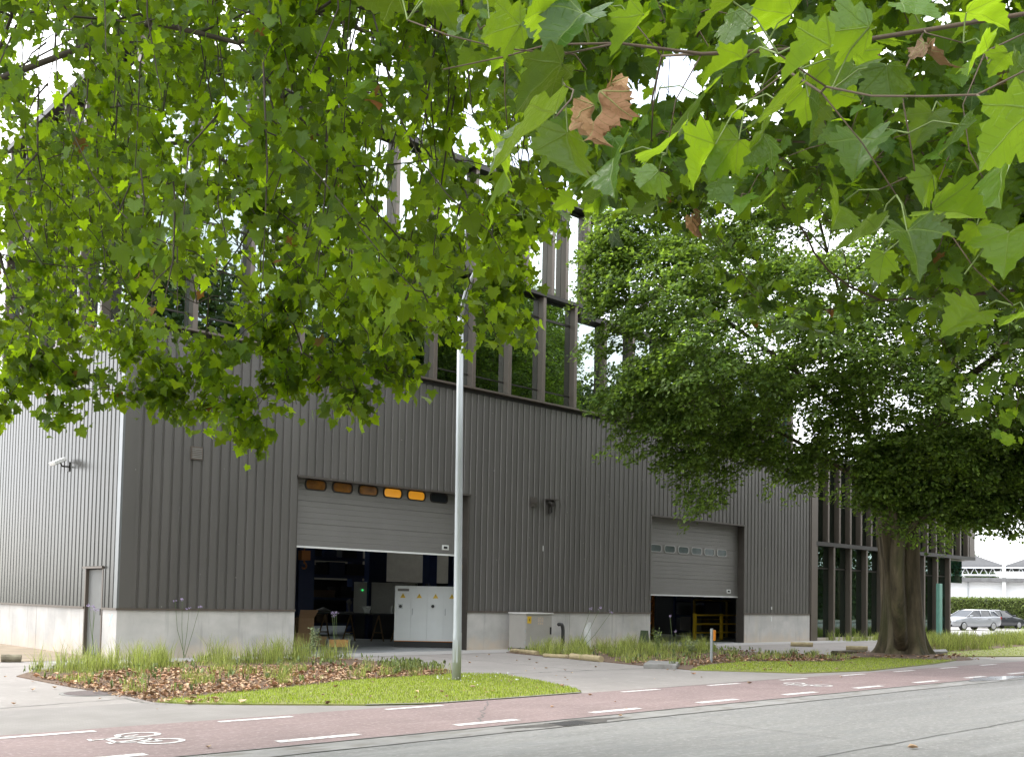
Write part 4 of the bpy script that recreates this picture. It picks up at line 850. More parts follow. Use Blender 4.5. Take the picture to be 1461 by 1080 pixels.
# ------------------------------------------------------------------ car park: cars, hedge, far hall
def paint(name, col): 
    m = mat(name, col, rough=.3, metal=.3, var=.02, coat=.8); return m
CAR_GLASS = mat('dark car glass', (.015, .018, .02), rough=.03, spec=.8); TYRE = mat('tyre rubber', (.015, .015, .015), rough=.8); RIM = mat('alloy rim', (.5, .5, .52), rough=.3, metal=.8)
LENS = mat('clear headlight lens', (.55, .57, .6), rough=.08); TAIL = mat('red tail lamp', (.35, .015, .01), rough=.15); PLATE = mat('number plate', (.65, .65, .62), rough=.5)
def car(loc, rz, pm, label, group):
    """estate car, nose towards +X; 4.6 m long"""
    t = empty('parked_car', loc, label, 'car', group, rz)
    # stations: x, z bottom, z belt, half width bottom, half width belt
    S = [(2.28, .30, .58, .55, .62), (2.20, .22, .72, .74, .78), (1.9, .20, .82, .84, .86), (1.3, .20, .93, .88, .89), (.7, .20, .97, .89, .90), (-.4, .20, .99, .89, .90), (-1.4, .22, 1.02, .88, .89), (-2.0, .24, 1.04, .84, .86), (-2.26, .32, .98, .74, .80), (-2.32, .40, .80, .66, .72)]
    m = MB(); ring = []
    for x, zb, zt, wb, wt in S:
        zm = zb+(zt-zb)*.55; P = [(-wb, zb), (-wb*1.04, zb+.12), (-max(wt, wb)*1.035, zm), (-wt, zt-.03), (-wt*.93, zt), (0, zt+.03), (wt*.93, zt), (wt, zt-.03), (max(wt, wb)*1.035, zm), (wb*1.04, zb+.12), (wb, zb)]
        ring.append([(x, a, z) for a, z in P])
    for A_, B_ in zip(ring, ring[1:]):
        for k in range(len(A_)):
            j = (k+1) % len(A_); m.face([A_[k], A_[j], B_[j], B_[k]])
    m.face(ring[0][::-1]); m.face(ring[-1]); b_ = m.build('body', pm, t, smooth=True)
    md = b_.modifiers.new('weld', 'WELD'); md.merge_threshold = .001
    md = b_.modifiers.new('sub', 'SUBSURF'); md.levels = 1; md.render_levels = 2
    C = [(1.08, .95, .95, .80, .80), (.25, .97, 1.40, .80, .62), (-.3, .98, 1.46, .80, .63), (-1.1, .99, 1.46, .80, .62), (-1.75, 1.0, 1.38, .79, .60), (-2.12, 1.0, 1.02, .78, .76)]
    m = MB(); R2 = [[(x, -wb, zb), (x, -wt, zt-.04), (x, -wt*.85, zt), (x, wt*.85, zt), (x, wt, zt-.04), (x, wb, zb)] for x, zb, zt, wb, wt in C]
    for A_, B_ in zip(R2, R2[1:]):
        for k in range(5): m.face([A_[k], A_[k+1], B_[k+1], B_[k]])
    m.build('windows', CAR_GLASS, t, smooth=False); m = MB()
    R3 = [[(x, -wt*1.0, zt-.02), (x, -wt*.8, zt+.018), (x, wt*.8, zt+.018), (x, wt*1.0, zt-.02)] for x, zb, zt, wb, wt in C[1:5]]
    for A_, B_ in zip(R3, R3[1:]):
        for k in range(3): m.face([A_[k], A_[k+1], B_[k+1], B_[k]])
    for s in (-1, 1):
        for x in (-.32, -1.25): m.tube([(x, s*.815, .97), (x-.02, s*.64, 1.44)], .035, 5)
        m.tube([(1.06, s*.80, .95), (.26, s*.63, 1.40)], .035, 5); m.tube([(-2.12, s*.77, 1.0), (-1.74, s*.61, 1.38)], .05, 5)
    m.build('roof', pm, t, smooth=True)
    for x in (1.42, -1.38):
        for s in (-1, 1):
            w_ = MB().tube([(x, s*.66, .32), (x, s*.70, .32), (x, s*.88, .32), (x, s*.915, .32)], [.26, .32, .32, .28], 20).build('wheel', TYRE, t)
            MB().tube([(x, s*.917, .32), (x, s*.93, .32)], [.21, .17], 14).build('rim', RIM, w_)
    for s in (-1, 1):
        m = MB(); m.prism([(2.1, s*.80), (2.235, s*.50), (2.285, s*.52), (2.15, s*.845)][::s], .60, .73); m.build('headlight', LENS, t)
        m = MB(); m.prism([(-2.24, s*.80), (-2.32, s*.55), (-2.35, s*.57), (-2.26, s*.84)][::-s], .80, .98); m.build('tail_lamp', TAIL, t)
        m = MB(); m.box(.72, .9, s*.90 if s > 0 else -1.06, 1.06 if s > 0 else -.90, .95, 1.08); m.build('wing_mirror', pm, t, bevel=.02)
        for x in (.0, -1.0): MB().box(x-.1, x+.1, s*.925-.012, s*.925+.012, .80, .83).build('door_handle', RIM, t)
    m = MB(); m.prism([(-.5, .50), (.5, .50), (.56, .64), (-.56, .64)], 2.265, 2.31, 'x'); m.build('grille', MT['black'], t); m = MB(); m.box(2.25, 2.30, -.6, .6, .27, .40); m.build('air_intake', MT['black'], t)
    m = MB(); m.box(2.311, 2.32, -.26, .26, .40, .51); m.box(-2.36, -2.345, -.26, .26, .55, .66); m.build('number_plate', PLATE, t)
    return t
ca = (G(1388, 899.5)); 
car((63.9, 6.9, 0), R_(160), paint('silver car paint', (.33, .34, .36)), 'silver white estate car, nose towards the office wing, first from the building', 'cars in the car park')
car((73.2, 8.6, 0), R_(-20), paint('dark grey car paint', (.035, .038, .045)), 'dark grey car parked right of the silver one before the hedge', 'cars in the car park')
hg = empty('added_hedge', (95, -41, 0), 'tall hedge added out of view to darken the office wing glass reflections', 'hedge')
MB().box(-125, 165, 0, 2, 0, 6.2).build('twigs', mat('dark hedge twigs', (.03, .045, .015), rough=.9), hg)  # unseen hedge, added so the wing glass mirrors dark instead of sky
n = 30000; V0 = np.stack([RNG.uniform(-125, 165, n), RNG.normal(1.9, .3, n), RNG.uniform(0, 7.6, n)], 1); d = RNG.normal(0, 1, (n, 3)); d /= np.linalg.norm(d, axis=1)[:, None]; e_ = np.cross(d, RNG.normal(0, 1, (n, 3))); e_ /= np.linalg.norm(e_, axis=1)[:, None]; s = RNG.uniform(.15, .32, (n, 1))
fast_mesh('foliage', np.stack([V0-d*s, V0+e_*s*.6, V0+d*s, V0-e_*s*.6], 1).reshape(-1, 3), np.arange(n*4).reshape(-1, 4), leaf_mat('dark hedge leaf', (.025, .055, .01), (.06, .10, .02), (.10, .18, .02), trans=.3), hg)
# row of things square to the sight line at the right edge
dv = ray(1410, 880); dv = dv/np.hypot(dv[0], dv[1]); rv = np.array([dv[1], -dv[0], 0])
def local(name, dist, label, cat):
    c = CAM+dv*dist; return empty(name, (c[0], c[1], 0), label, cat, None, math.atan2(rv[1], rv[0]))
t = local('hedge', 92, 'long clipped green hedge behind the parked cars', 'hedge')
MB().box(-9, 14, .25, 1.2, 0, 2.25).build('twigs', mat('hedge inside twigs', (.05, .06, .02), rough=.9), t)
n = 26000; V0 = np.stack([RNG.uniform(-9.2, 14.2, n), np.where(RNG.random(n) < .7, RNG.normal(.08, .07, n), RNG.uniform(.05, 1.35, n)), RNG.uniform(0, 2.42, n)], 1)
V0[:, 2] = np.where((V0[:, 1] > .25), 2.3+RNG.normal(.05, .07, n), V0[:, 2]); d = RNG.normal(0, 1, (n, 3)); d /= np.linalg.norm(d, axis=1)[:, None]; e_ = np.cross(d, RNG.normal(0, 1, (n, 3))); e_ /= np.linalg.norm(e_, axis=1)[:, None]; s = RNG.uniform(.05, .10, (n, 1))
fast_mesh('foliage', np.stack([V0-d*s, V0+e_*s*.6, V0+d*s, V0-e_*s*.6], 1).reshape(-1, 3), np.arange(n*4).reshape(-1, 4), leaf_mat('hedge leaf', (.10, .15, .03), (.19, .23, .06), (.22, .31, .05), trans=.3), t)
t = local('works_hall', 135, 'long white works hall with folded grey roof and lattice girder behind the hedge', 'hall')
MB().box(-16, 26, 0, 20, 0, 4.75).build('wall', mat('white wall cladding', (.72, .73, .74), rough=.6, var=.04), t)
for k, x in enumerate((-8.6, -5.0, -2.2, 1.7, 5.1, 9, 13)): MB().box(x-.09, x+.09, -.14, -.003, 0, 4.74).build('post', MT['steel'], t)
m = MB(); m.box(-16, 26, -1.2, 20, 4.76, 5.25); m.build('eave', mat('grey eave', (.17, .17, .17), rough=.8, var=.3, scale=2), t)
m = MB()
for z in (5.55, 6.45): m.box(-16, 26, -1.0, -.8, z-.10, z+.10)
for k in range(42): m.tube([(-16+k, -.9, 5.5), (-15.5+k, -.9, 6.45), (-15+k, -.9, 5.5)], .06, 4)
m.build('lattice_girder', mat('pale steel lattice', (.6, .62, .64), rough=.5), t)
RG = mat('grey folded roof', (.20, .20, .205), rough=.7)
for k in range(6):
    x0 = -20.35+k*7.4; m = MB(); m.prism([(x0, 6.6), (x0+7.3, 6.6), (x0+7.3, 6.75), (x0+3.65, 8.1), (x0, 6.75)], -.6, 18, 'y'); m.build('roof', RG, t)
for x in (1.7, 9.1): MB().box(x-.2, x+.2, -1.1, -.7, 0, 7.0).build('column', MT['white'], t)
# ------------------------------------------------------------------ trees: branches grown towards their leaf sites, then leaves
def grow(P0, par0, A, step, kill, iters=400, bias=(0, 0, 0), jitter=.15, rng=None):
    """grow branches from the given skeleton towards sites A; returns nodes, parents and the node each site hangs on"""
    rng = rng or RNG; P = [np.array(p, float) for p in P0]; par = list(par0); A = np.asarray(A, float); n = len(A); bias = np.array(bias)
    nd = np.full(n, 1e9); ni = np.zeros(n, int); alive = np.ones(n, bool)
    def upd(i0):
        Q = np.array(P[i0:]); 
        if not len(Q): return
        d = np.linalg.norm(A[:, None]-Q[None], axis=2); k = d.argmin(1); v = d[np.arange(n), k]; b = v < nd
        nd[b] = v[b]; ni[b] = k[b]+i0
    upd(0); seen = {}
    for _ in range(iters):
        alive &= nd > kill
        idx = np.where(alive)[0]
        if not len(idx): break
        i0 = len(P); by = {}
        for i in idx: by.setdefault(ni[i], []).append(i)
        for k, l in by.items():
            v = A[l]-P[k]; v /= np.linalg.norm(v, axis=1)[:, None]; v = v.mean(0)+bias+rng.normal(0, jitter, 3); v /= np.linalg.norm(v)+1e-9
            if seen.get(k, 0) > 3: alive[l] = False; continue
            seen[k] = seen.get(k, 0)+1; P.append(P[k]+v*step); par.append(k)
        upd(i0)
    return np.array(P), np.array(par), ni
def branch_mesh(name, P, par, r_tip, power, rmax, m, parent, extra=None, nmin=0.0, fixed=None):
    """tubes along the branch tree, thickness by the pipe rule"""
    n = len(P); ch = [[] for _ in range(n)]
    for i in range(n):
        if par[i] >= 0: ch[par[i]].append(i)
    P = P.copy()
    for _ in range(2):                                   # ease the kinks out of the boughs
        Q = P.copy()
        for i in range(n):
            if par[i] >= 0 and ch[i]: Q[i] = .5*P[i]+.25*P[par[i]]+.25*P[ch[i]].mean(0)
        P = Q
    R = np.zeros(n); order = list(range(n))
    for i in reversed(order):
        R[i] = r_tip if not ch[i] else min(rmax, sum(R[c]**power for c in ch[i])**(1/power))
    if fixed:
        for i, r in fixed.items(): R[i] = max(R[i], r) if r > 0 else R[i]
        for i, r in fixed.items(): R[i] = r
    mb = MB(); st = [(0, None)]
    while st:
        i, p = st.pop(); pts = [] if p is None else [P[p]]; rs = [] if p is None else [min(R[p], R[i]*1.25)]
        while True:
            pts.append(P[i]); rs.append(R[i]); c = ch[i]
            if not c: break
            big = max(c, key=lambda k: R[k]); st += [(k, i) for k in c if k != big]; i = big
        if len(pts) > 1 and max(rs) >= nmin: mb.tube(pts, rs, 14 if max(rs) > .25 else (7 if max(rs) > .05 else 5))
    return mb.build(name, m, parent, smooth=True), R

# plane leaf outline (right half), petiole base at the origin
_half = [(.13, -.10), (.30, -.14), (.36, -.07), (.50, -.04), (.45, .07), (.41, .135), (.56, .20), (.54, .27), (.68, .42), (.55, .42), (.50, .49), (.335, .455), (.39, .60), (.28, .64), (.29, .73), (.18, .78), (.16, .87), (.07, .90)]
_half_lo = [(.28, -.13), (.48, -.05), (.39, .13), (.63, .39), (.45, .46), (.31, .45), (.33, .61), (.16, .78)]
def leaf_template(half, fine=0):
    V = [(0, 0), (0, .22), (0, .48), (0, 1.0)]; T = []; n = len(half)
    i13 = min(range(n), key=lambda k: abs(half[k][0]-.41)+abs(half[k][1]-.135)); i26 = min(range(n), key=lambda k: abs(half[k][0]-.335)+abs(half[k][1]-.455))
    for s in (1, -1):
        b = len(V); V += [(s*x, y) for x, y in half]
        q = []
        for k in range(i13): q.append((0, b+k, b+k+1))
        q.append((0, b+i13, 1))
        for k in range(i13, i26): q.append((1, b+k, b+k+1))
        q.append((1, b+i26, 2))
        for k in range(i26, n-1): q.append((2, b+k, b+k+1))
        q.append((2, b+n-1, 3))
        T += q if s == 1 else [(a, c, d) for a, d, c in q]
    V = np.array(V, float); T = np.array(T)
    for _ in range(fine):
        mid = {}; V2 = list(map(tuple, V)); T2 = []
        def mp(a, c):
            k = (min(a, c), max(a, c))
            if k not in mid: mid[k] = len(V2); V2.append(tuple((np.array(V2[a])+np.array(V2[c]))/2))
            return mid[k]
        for a, c, d in T:
            x, y, z = mp(a, c), mp(c, d), mp(d, a); T2 += [(a, x, z), (x, c, y), (z, y, d), (x, y, z)]
        V, T = np.array(V2), np.array(T2)
    return V, T
def plane_leaves(name, pos, axis, nrm, size, tpl, m, parent, rng, fold=.35, droop=.5, pucker=0.0, xs=1.0):
    V0, T = tpl; n = len(pos); k = len(V0)
    ax = axis/np.linalg.norm(axis, axis=1)[:, None]; z = nrm-ax*(nrm*ax).sum(1)[:, None]; z /= np.linalg.norm(z, axis=1)[:, None]+1e-9; x = np.cross(ax, z)
    fo = rng.uniform(.1, 1, n)[:, None]*fold; dr = rng.normal(.6, .5, n)[:, None]*droop; cu = rng.normal(0, .5, n)[:, None]
    u, v = V0[:, 0][None], V0[:, 1][None]; rad = np.hypot(u, v)
    h = fo*np.abs(u)*(.8) - dr*v*v*.5 - .35*dr*np.abs(u)**2 + cu*.25*u*v
    if pucker: h = h + pucker*np.sin(9*np.abs(u)+6*v+rng.uniform(0, 6, (n, 1)))*rad*.6+pucker*np.cos(13*v-5*u+rng.uniform(0, 6, (n, 1)))*.5
    s = size[:, None]; jx = 1+rng.normal(0, .08, (n, 1))
    W_ = pos[:, None, :] + (s*jx*u*xs)[..., None]*x[:, None] + (s*v*(1-.12*dr*v))[..., None]*ax[:, None] + (s*h)[..., None]*z[:, None]
    F = (T[None]+np.arange(n)[:, None, None]*k).reshape(-1, 3)
    uv = np.tile(V0, (n, 1))
    return fast_mesh(name, W_.reshape(-1, 3), F, m, parent, uv=uv, smooth=True)
def in_px(poly, n, rng):
    P = np.asarray(poly, float); lo, hi = P.min(0), P.max(0); o = np.zeros((0, 2))
    while len(o) < n:
        q = rng.uniform(lo, hi, (2*n, 2)); o = np.vstack([o, q[in_poly(P, q[:, 0], q[:, 1])]])
    return o[:n]
def thin(q, holes, rng):
    keep = np.ones(len(q), bool)
    for (cx, cy, rx, ry, pr) in holes:
        i = ((q[:, 0]-cx)/rx)**2+((q[:, 1]-cy)/ry)**2 < 1; keep &= ~(i & (rng.random(len(q)) > pr))
    return q[keep]
UP = np.array([0, 0, 1.0])
def to_px(P):
    d = np.asarray(P)-CAM; z = d@_f; return np.stack([PX0+FL*(d@_r)/z, PY0-FL*(d@_u)/z], 1)
def gaps(arrs, holes, rng, grow_=0.0):
    """leaves are sparser where the crown is open"""
    q = to_px(arrs[0]); k = np.ones(len(q), bool)
    for (cx, cy, rx, ry, pr) in holes:
        i = ((q[:, 0]-cx)/(rx+grow_))**2+((q[:, 1]-cy)/(ry+grow_))**2 < 1; k &= ~(i & (rng.random(len(q)) > pr))
    return [a[k] for a in arrs]
def twig_leaves(sites, frm, rng, n_lo, n_hi, spread, size, down=.55, out_w=.5):
    """leaf bases, axes and normals round the outer part of each twig"""
    pos, ax, nr, sz = [], [], [], []
    for len_i, (p, f) in enumerate(zip(sites, frm)):
        k = rng.integers(n_lo, n_hi+1); d = p-f; L = np.linalg.norm(d)+1e-6; d = d/L
        for j in range(k):
            t = 1-(j/k)*.9; c = p-d*(1-t)*min(spread*2.2, L+.3)+rng.normal(0, spread*.33, 3)
            a = rng.uniform(0, 6.283); o = np.array([math.cos(a), math.sin(a), 0])*(1-out_w)+d*out_w+np.array([0, 0, -down])+rng.normal(0, .22, 3)
            nn = UP+rng.normal(0, .38, 3)+o*.45
            pos.append(c); ax.append(o); nr.append(nn); sz.append((size if np.isscalar(size) else size[len_i])*rng.uniform(.55, 1.2))
    return np.array(pos), np.array(ax), np.array(nr), np.array(sz)
LEAF_A = leaf_mat('plane leaf', (.020, .060, .004), (.065, .120, .006), (.40, .60, .010), trans=.55, rough=.45, brown=.0012, veins=True, under=(.045, .085, .010), spec=.22)
LEAF_B = leaf_mat('large plane leaf', (.018, .060, .008), (.050, .105, .010), (.37, .56, .014), trans=.47, rough=.34, brown=.0008, veins=True, under=(.050, .100, .018), spec=.28)

# ---- left plane tree: trunk outside the frame at the left, hanging boughs over the lane
rng = np.random.default_rng(21)
TA = np.array([-9.2, -9.6, 0.0])
tree = empty('plane_tree', TA, 'plane tree whose hanging leafy boughs fill the upper left of the view', 'tree', 'plane trees over the street')
HOLES = [(268, 425, 62, 36, .12), (60, 80, 34, 40, .2), (75, 150, 40, 26, .35), (500, 45, 34, 34, .25), (560, 100, 30, 30, .3), (610, 180, 80, 60, .5), (700, 130, 55, 80, .6), (668, 420, 26, 50, .3), (700, 480, 40, 30, .3), (735, 200, 30, 40, .5), (545, 250, 20, 70, .35), (165, 430, 20, 30, .3), (345, 380, 20, 40, .35), (570, 290, 26, 45, .45), (355, 335, 26, 26, .5), (210, 265, 20, 20, .5), (470, 340, 26, 22, .5), (700, 240, 40, 30, .6), (640, 300, 30, 25, .4), (30, 440, 20, 12, .5), (340, 60, 20, 20, .6), (220, 330, 26, 30, .5), (395, 130, 22, 30, .5)]
q1 = thin(in_px([(-160, -260), (500, -260), (520, 60), (560, 330), (520, 440), (430, 470), (330, 470), (250, 490), (160, 480), (100, 490), (40, 510), (-160, 510)], 1200, rng), HOLES, rng)
q2 = thin(in_px([(500, -260), (780, -260), (770, 60), (760, 240), (795, 300), (740, 370), (705, 450), (640, 465), (565, 510), (505, 510), (470, 460), (560, 330), (520, 60)], 420, rng), HOLES, rng)
tuf = []
for (x0, y0, x1, y1, k) in ((225, 500, 232, 592, 11), (246, 520, 255, 585, 4), (288, 530, 345, 640, 15), (395, 500, 420, 575, 9), (440, 540, 492, 575, 9), (555, 510, 582, 545, 7), (660, 470, 712, 487, 7), (75, 500, 112, 543, 7), (118, 500, 126, 565, 3), (15, 500, 45, 535, 9), (715, 440, 762, 470, 5), (745, 300, 805, 318, 7), (170, 500, 178, 560, 3), (75, 575, 95, 580, 3), (-20, 600, 5, 590, 3), (690, 395, 735, 415, 7), (370, 480, 385, 520, 6), (310, 480, 330, 520, 6), (480, 470, 500, 540, 7)):
    for t in np.linspace(0, 1, k): tuf.append((x0+(x1-x0)*t+rng.normal(0, 5), y0+(y1-y0)*t+rng.normal(0, 3)))
tuf = np.array(tuf)
def dpt(q, rng):
    near = rng.random(len(q)) < np.clip(.30-q[:, 1]/1400, .03, .3)
    return np.where(near, rng.uniform(6.0, 8.5, len(q)), rng.normal(11.0, 1.35, len(q)).clip(8.2, 14.2))
sites = np.array([D(x, y, d) for (x, y), d in zip(np.vstack([q1, q2]), dpt(np.vstack([q1, q2]), rng))])
tsites = np.array([D(x, y, d) for (x, y), d in zip(tuf, 10.4+rng.normal(0, .35, len(tuf)))])
sites = np.vstack([sites, tsites])
L = lambda x, y, d: D(x, y, d)
skel = [TA+[0, 0, -.1], TA+[0, 0, 1.2], TA+[.1, .1, 3], TA+[.15, .2, 5.2], TA+[.3, .2, 7.5], TA+[.4, .1, 10.0], TA+[.3, 0, 13.0]]; par = [-1, 0, 1, 2, 3, 4, 5]
for src, pts in ((3, [(-90, 300, 11.4), (60, 230, 11.0), (190, 190, 10.8), (320, 200, 10.6)]), (4, [(-60, 40, 11.4), (120, -20, 11.0), (300, -30, 10.8), (470, 10, 10.6), (600, 80, 10.6)]), (5, [(0, -200, 11), (200, -200, 10.5), (420, -200, 10), (640, -180, 10)]), (3, [(-80, 180, 9), (60, 60, 8), (200, 40, 7.6)])):
    k = src
    for x in pts: skel.append(L(*x)); par.append(k); k = len(skel)-1
NS = len(skel)
P, pr, ni = grow(skel, par, sites, .32, .36, bias=(0, 0, -.03), rng=rng)
fix = {0: .42, 1: .36, 2: .33, 3: .30, 4: .25, 5: .18, 6: .1}
b, Rr = branch_mesh('branches', P, pr, .0042, 2.35, .065, MT['bark_dark'], tree, fixed=None)
mt_ = MB().tube(skel[:7], [.50, .38, .34, .30, .24, .16, .05], 18).build('trunk', MT['bark_plane'], tree, smooth=True)
frm = P[ni]
tw = MB()
for p, f in zip(sites, frm): tw.tube([f, f*.45+p*.55+np.array([0, 0, .04]), p], [.006, .0045, .003], 4, caps=False)
# thin shoots hanging straight down out of the crown
sx = to_px(sites); ALL = [(-160, -260), (780, -260), (770, 60), (760, 240), (795, 300), (740, 370), (705, 450), (640, 465), (565, 510), (430, 480), (330, 480), (250, 500), (100, 505), (-160, 520)]
hs_, hf_ = [], []
for i in rng.permutation(len(sites))[:420]:
    l = rng.uniform(.5, 1.5); e = sites[i]+np.array([rng.normal(0, .12), rng.normal(0, .12), -l]); pe = to_px(e[None])[0]
    if not in_poly(ALL, pe[:1], pe[1:])[0]: continue
    mid = (sites[i]+e)/2+rng.normal(0, .05, 3); tw.tube([sites[i], mid, e], [.007, .0055, .003], 4, caps=False)
    k = int(l/.16)
    for j in range(k): hs_.append(sites[i]+(e-sites[i])*(j+.7)/k+rng.normal(0, .03, 3)); hf_.append(hs_[-1]+np.array([rng.normal(0, .1), rng.normal(0, .1), .15]))
tw.build('twigs', MT['bark_dark'], tree, smooth=True)
sall = np.vstack([sites, hs_]); fall = np.vstack([frm, hf_]); sxa = to_px(sall)
szs = np.clip(.092+(sxa[:, 0]-250)/450*.028, .085, .120); szs = np.where(rng.random(len(szs)) < .08, .13, szs); szs[len(sites)-len(tsites):len(sites)] = .118
pos, ax, nr, sz = twig_leaves(sites, frm, rng, 16, 24, .28, szs[:len(sites)], down=.75)
p2 = twig_leaves(np.array(hs_), np.array(hf_), rng, 2, 4, .12, szs[len(sites):], down=.9)
pos, ax, nr, sz = [np.concatenate([a, c]) for a, c in zip((pos, ax, nr, sz), p2)]
pos, ax, nr, sz = gaps([pos, ax, nr, sz], HOLES, rng)
plane_leaves('foliage', pos, ax, nr, sz, leaf_template(_half_lo), LEAF_A, tree, rng, fold=.4, droop=.9)
for o in tree.children: o.matrix_parent_inverse = Matrix.Translation(-Vector(TA))

def high_crown(tree, base, centre, rad, n, seed, top):
    """the rest of the crown, high above the frame, which shades the boughs below"""
    rg = np.random.default_rng(seed); d = rg.normal(0, 1, (n*3, 3)); d /= np.linalg.norm(d, axis=1)[:, None]
    s = np.array(centre)+d*(rg.random((n*3, 1))**.5)*np.array(rad); z = (s-CAM)@_f; q = to_px(s)
    s = s[(z < -.5) | (q[:, 1] < -190) | (q[:, 0] < -260) | (q[:, 0] > 1900)][:n]
    sk = [base+np.array([0, 0, top]), base+np.array([0, 0, top+2.5]), base+np.array([0, 0, top+5])]
    P, pr, ni = grow(sk, [-1, 0, 1], s, .6, .7, rng=rg); branch_mesh('branches', P, pr, .01, 2.2, .2, MT['bark_dark'], tree)
    a = twig_leaves(s, P[ni], rg, 20, 28, .55, .20, down=.5); q = to_px(a[0]); z = (a[0]-CAM)@_f; k = (z < -.3) | (q[:, 1] < -60) | (q[:, 0] < -120) | (q[:, 0] > 1580); a = [v[k] for v in a]
    plane_leaves('foliage', *a, leaf_template(_half_lo), LEAF_A, tree, rg, fold=.4, droop=.7)
high_crown(tree, TA, TA+[3.2, -2.0, 12.5], (8.5, 7, 5.5), 520, 91, 7.5)
for o in tree.children:
    if o.matrix_parent_inverse == Matrix.Identity(4): o.matrix_parent_inverse = Matrix.Translation(-Vector(TA))
# ---- right plane tree: stands beside the camera, its big leaves hang close overhead
rng = np.random.default_rng(33)
TB = np.array([-1.6, -24.6, 0.0])
tree = empty('plane_tree', TB, 'plane tree with large close leaves hanging into the upper right of the view', 'tree', 'plane trees over the street')
# large leaves: blade base, tip (photo points), distance in metres
H = [((743, 36), (661, 53), 2.8), ((807, 11), (724, 22), 2.9), ((832, 20), (768, 72), 2.9), ((802, 92), (713, 156), 2.6), ((793, 164), (666, 236), 2.2), ((810, 189), (811, 294), 2.7), ((918, 22), (866, 88), 2.8), ((1046, 3), (977, 47), 2.5), ((1060, 84), (985, 112), 2.7), ((1049, 17), (1035, 92), 2.9), ((960, 197), (915, 245), 3.1), ((1021, 206), (963, 278), 2.9), ((1054, 200), (996, 267), 2.9), ((940, 244), (902, 284), 3.3), ((882, 222), (841, 264), 3.2),
     ((1185, 67), (1093, 119), 2.5), ((1240, 39), (1153, 50), 2.7), ((1221, 47), (1204, 6), 2.9), ((1221, 75), (1250, 104), 3.0), ((1265, 94), (1274, 172), 2.7), ((1221, 94), (1188, 128), 2.9), ((1118, 150), (1060, 156), 2.8), ((1154, 139), (1168, 214), 2.9), ((1152, 125), (1225, 134), 3.0), ((1477, 155), (1368, 250), 1.95), ((1471, 111), (1413, 143), 2.4), ((1368, 178), (1354, 238), 3.0), ((1410, 72), (1357, 97), 3.0), ((1438, 75), (1412, 105), 3.1), ((1379, 19), (1449, 20), 3.0), ((1285, 4), (1352, 25), 2.9),
     ((1252, 329), (1170, 359), 2.9), ((1294, 330), (1321, 386), 2.8), ((1298, 328), (1372, 340), 2.9), ((1331, 302), (1416, 299), 3.0), ((1261, 362), (1252, 408), 3.2), ((1394, 321), (1390, 360), 3.3), ((1397, 444), (1337, 472), 3.2), ((1466, 450), (1419, 466), 3.0), ((1198, 293), (1195, 326), 3.4), ((1330, 250), (1300, 310), 3.0), ((1130, 20), (1075, 20), 3.0), ((1000, 140), (950, 175), 3.4), ((870, 10), (912, 60), 3.2), ((620, -8), (655, 50), 2.9), ((565, -12), (497, 8), 3.0), ((640, -20), (600, 22), 3.0), ((690, -30), (715, 12), 3.1), ((730, 230), (705, 270), 3.4), ((1110, 90), (1090, 60), 3.1), ((1330, 160), (1300, 215), 3.2), ((1440, 230), (1400, 290), 3.2), ((1440, 330), (1430, 390), 3.0), ((1090, 190), (1060, 240), 3.3), ((1230, 200), (1215, 262), 3.2)]
hp, ha, hn, hs = [], [], [], []
for (bx, by), (tx, ty), d in H:
    a = D(bx, by, d); t_ = D(tx, ty, d*rng.uniform(.93, 1.05)); v = t_-a; l = np.linalg.norm(v); view = CAM-a; view /= np.linalg.norm(view)
    s = max(l, .12)*.92
    nn = view*rng.uniform(-.55, .15)+UP*.85+rng.normal(0, .4, 3)
    hp.append(a); ha.append(v); hn.append(nn); hs.append(s)
hp, ha, hn, hs = map(np.array, (hp, ha, hn, hs))
HB = [(965, 105, 46, 42, .08), (1085, 35, 18, 22, .2), (905, 120, 36, 26, .3), (880, 160, 40, 20, .4), (845, 320, 40, 16, .1), (1180, 75, 16, 12, .4), (690, 120, 40, 40, .4), (1150, 350, 50, 34, .2), (1120, 300, 40, 20, .4)]
qa = thin(in_px([(640, -260), (1620, -260), (1620, 330), (1400, 330), (1300, 290), (1180, 300), (1100, 290), (1000, 300), (930, 270), (860, 285), (800, 240), (760, 150), (690, 60), (560, -60)], 980, rng), [(a, b_, c+12, d_+10, e) for a, b_, c, d_, e in HB[:3]]+HB[3:], rng); qa = np.vstack([qa, thin(in_px([(660, -40), (1010, -60), (1060, 60), (1000, 250), (880, 270), (790, 210), (720, 120)], 190, rng), [(a, b_, c+12, d_+10, e) for a, b_, c, d_, e in HB], rng)]); da = rng.normal(6.1, 1.2, len(qa)).clip(4.2, 9)
qb = in_px([(1240, 280), (1600, 200), (1600, 480), (1461, 450), (1400, 440), (1330, 440), (1290, 430), (1270, 360)], 220, rng); db = rng.normal(7.0, .9, len(qb)).clip(5.2, 9)
qc = np.array([(1048, 405), (1062, 422), (1090, 420), (1085, 440), (1120, 432), (1150, 440), (1165, 452), (1185, 440), (1212, 450), (1240, 440), (1260, 425), (1300, 480), (1322, 498), (1350, 490), (1370, 500), (1392, 478), (1408, 468), (1345, 505), (1415, 598), (1430, 605), (1450, 585), (1470, 600), (990, 312), (1035, 330), (1060, 340), (1010, 280), (930, 285), (960, 290)], float); dc = np.full(len(qc), 6.6)
s2 = np.array([D(x, y, d) for (x, y), d in zip(np.vstack([qa, qb, qc]), np.concatenate([da, db, dc]))])
sites = np.vstack([s2, hp])
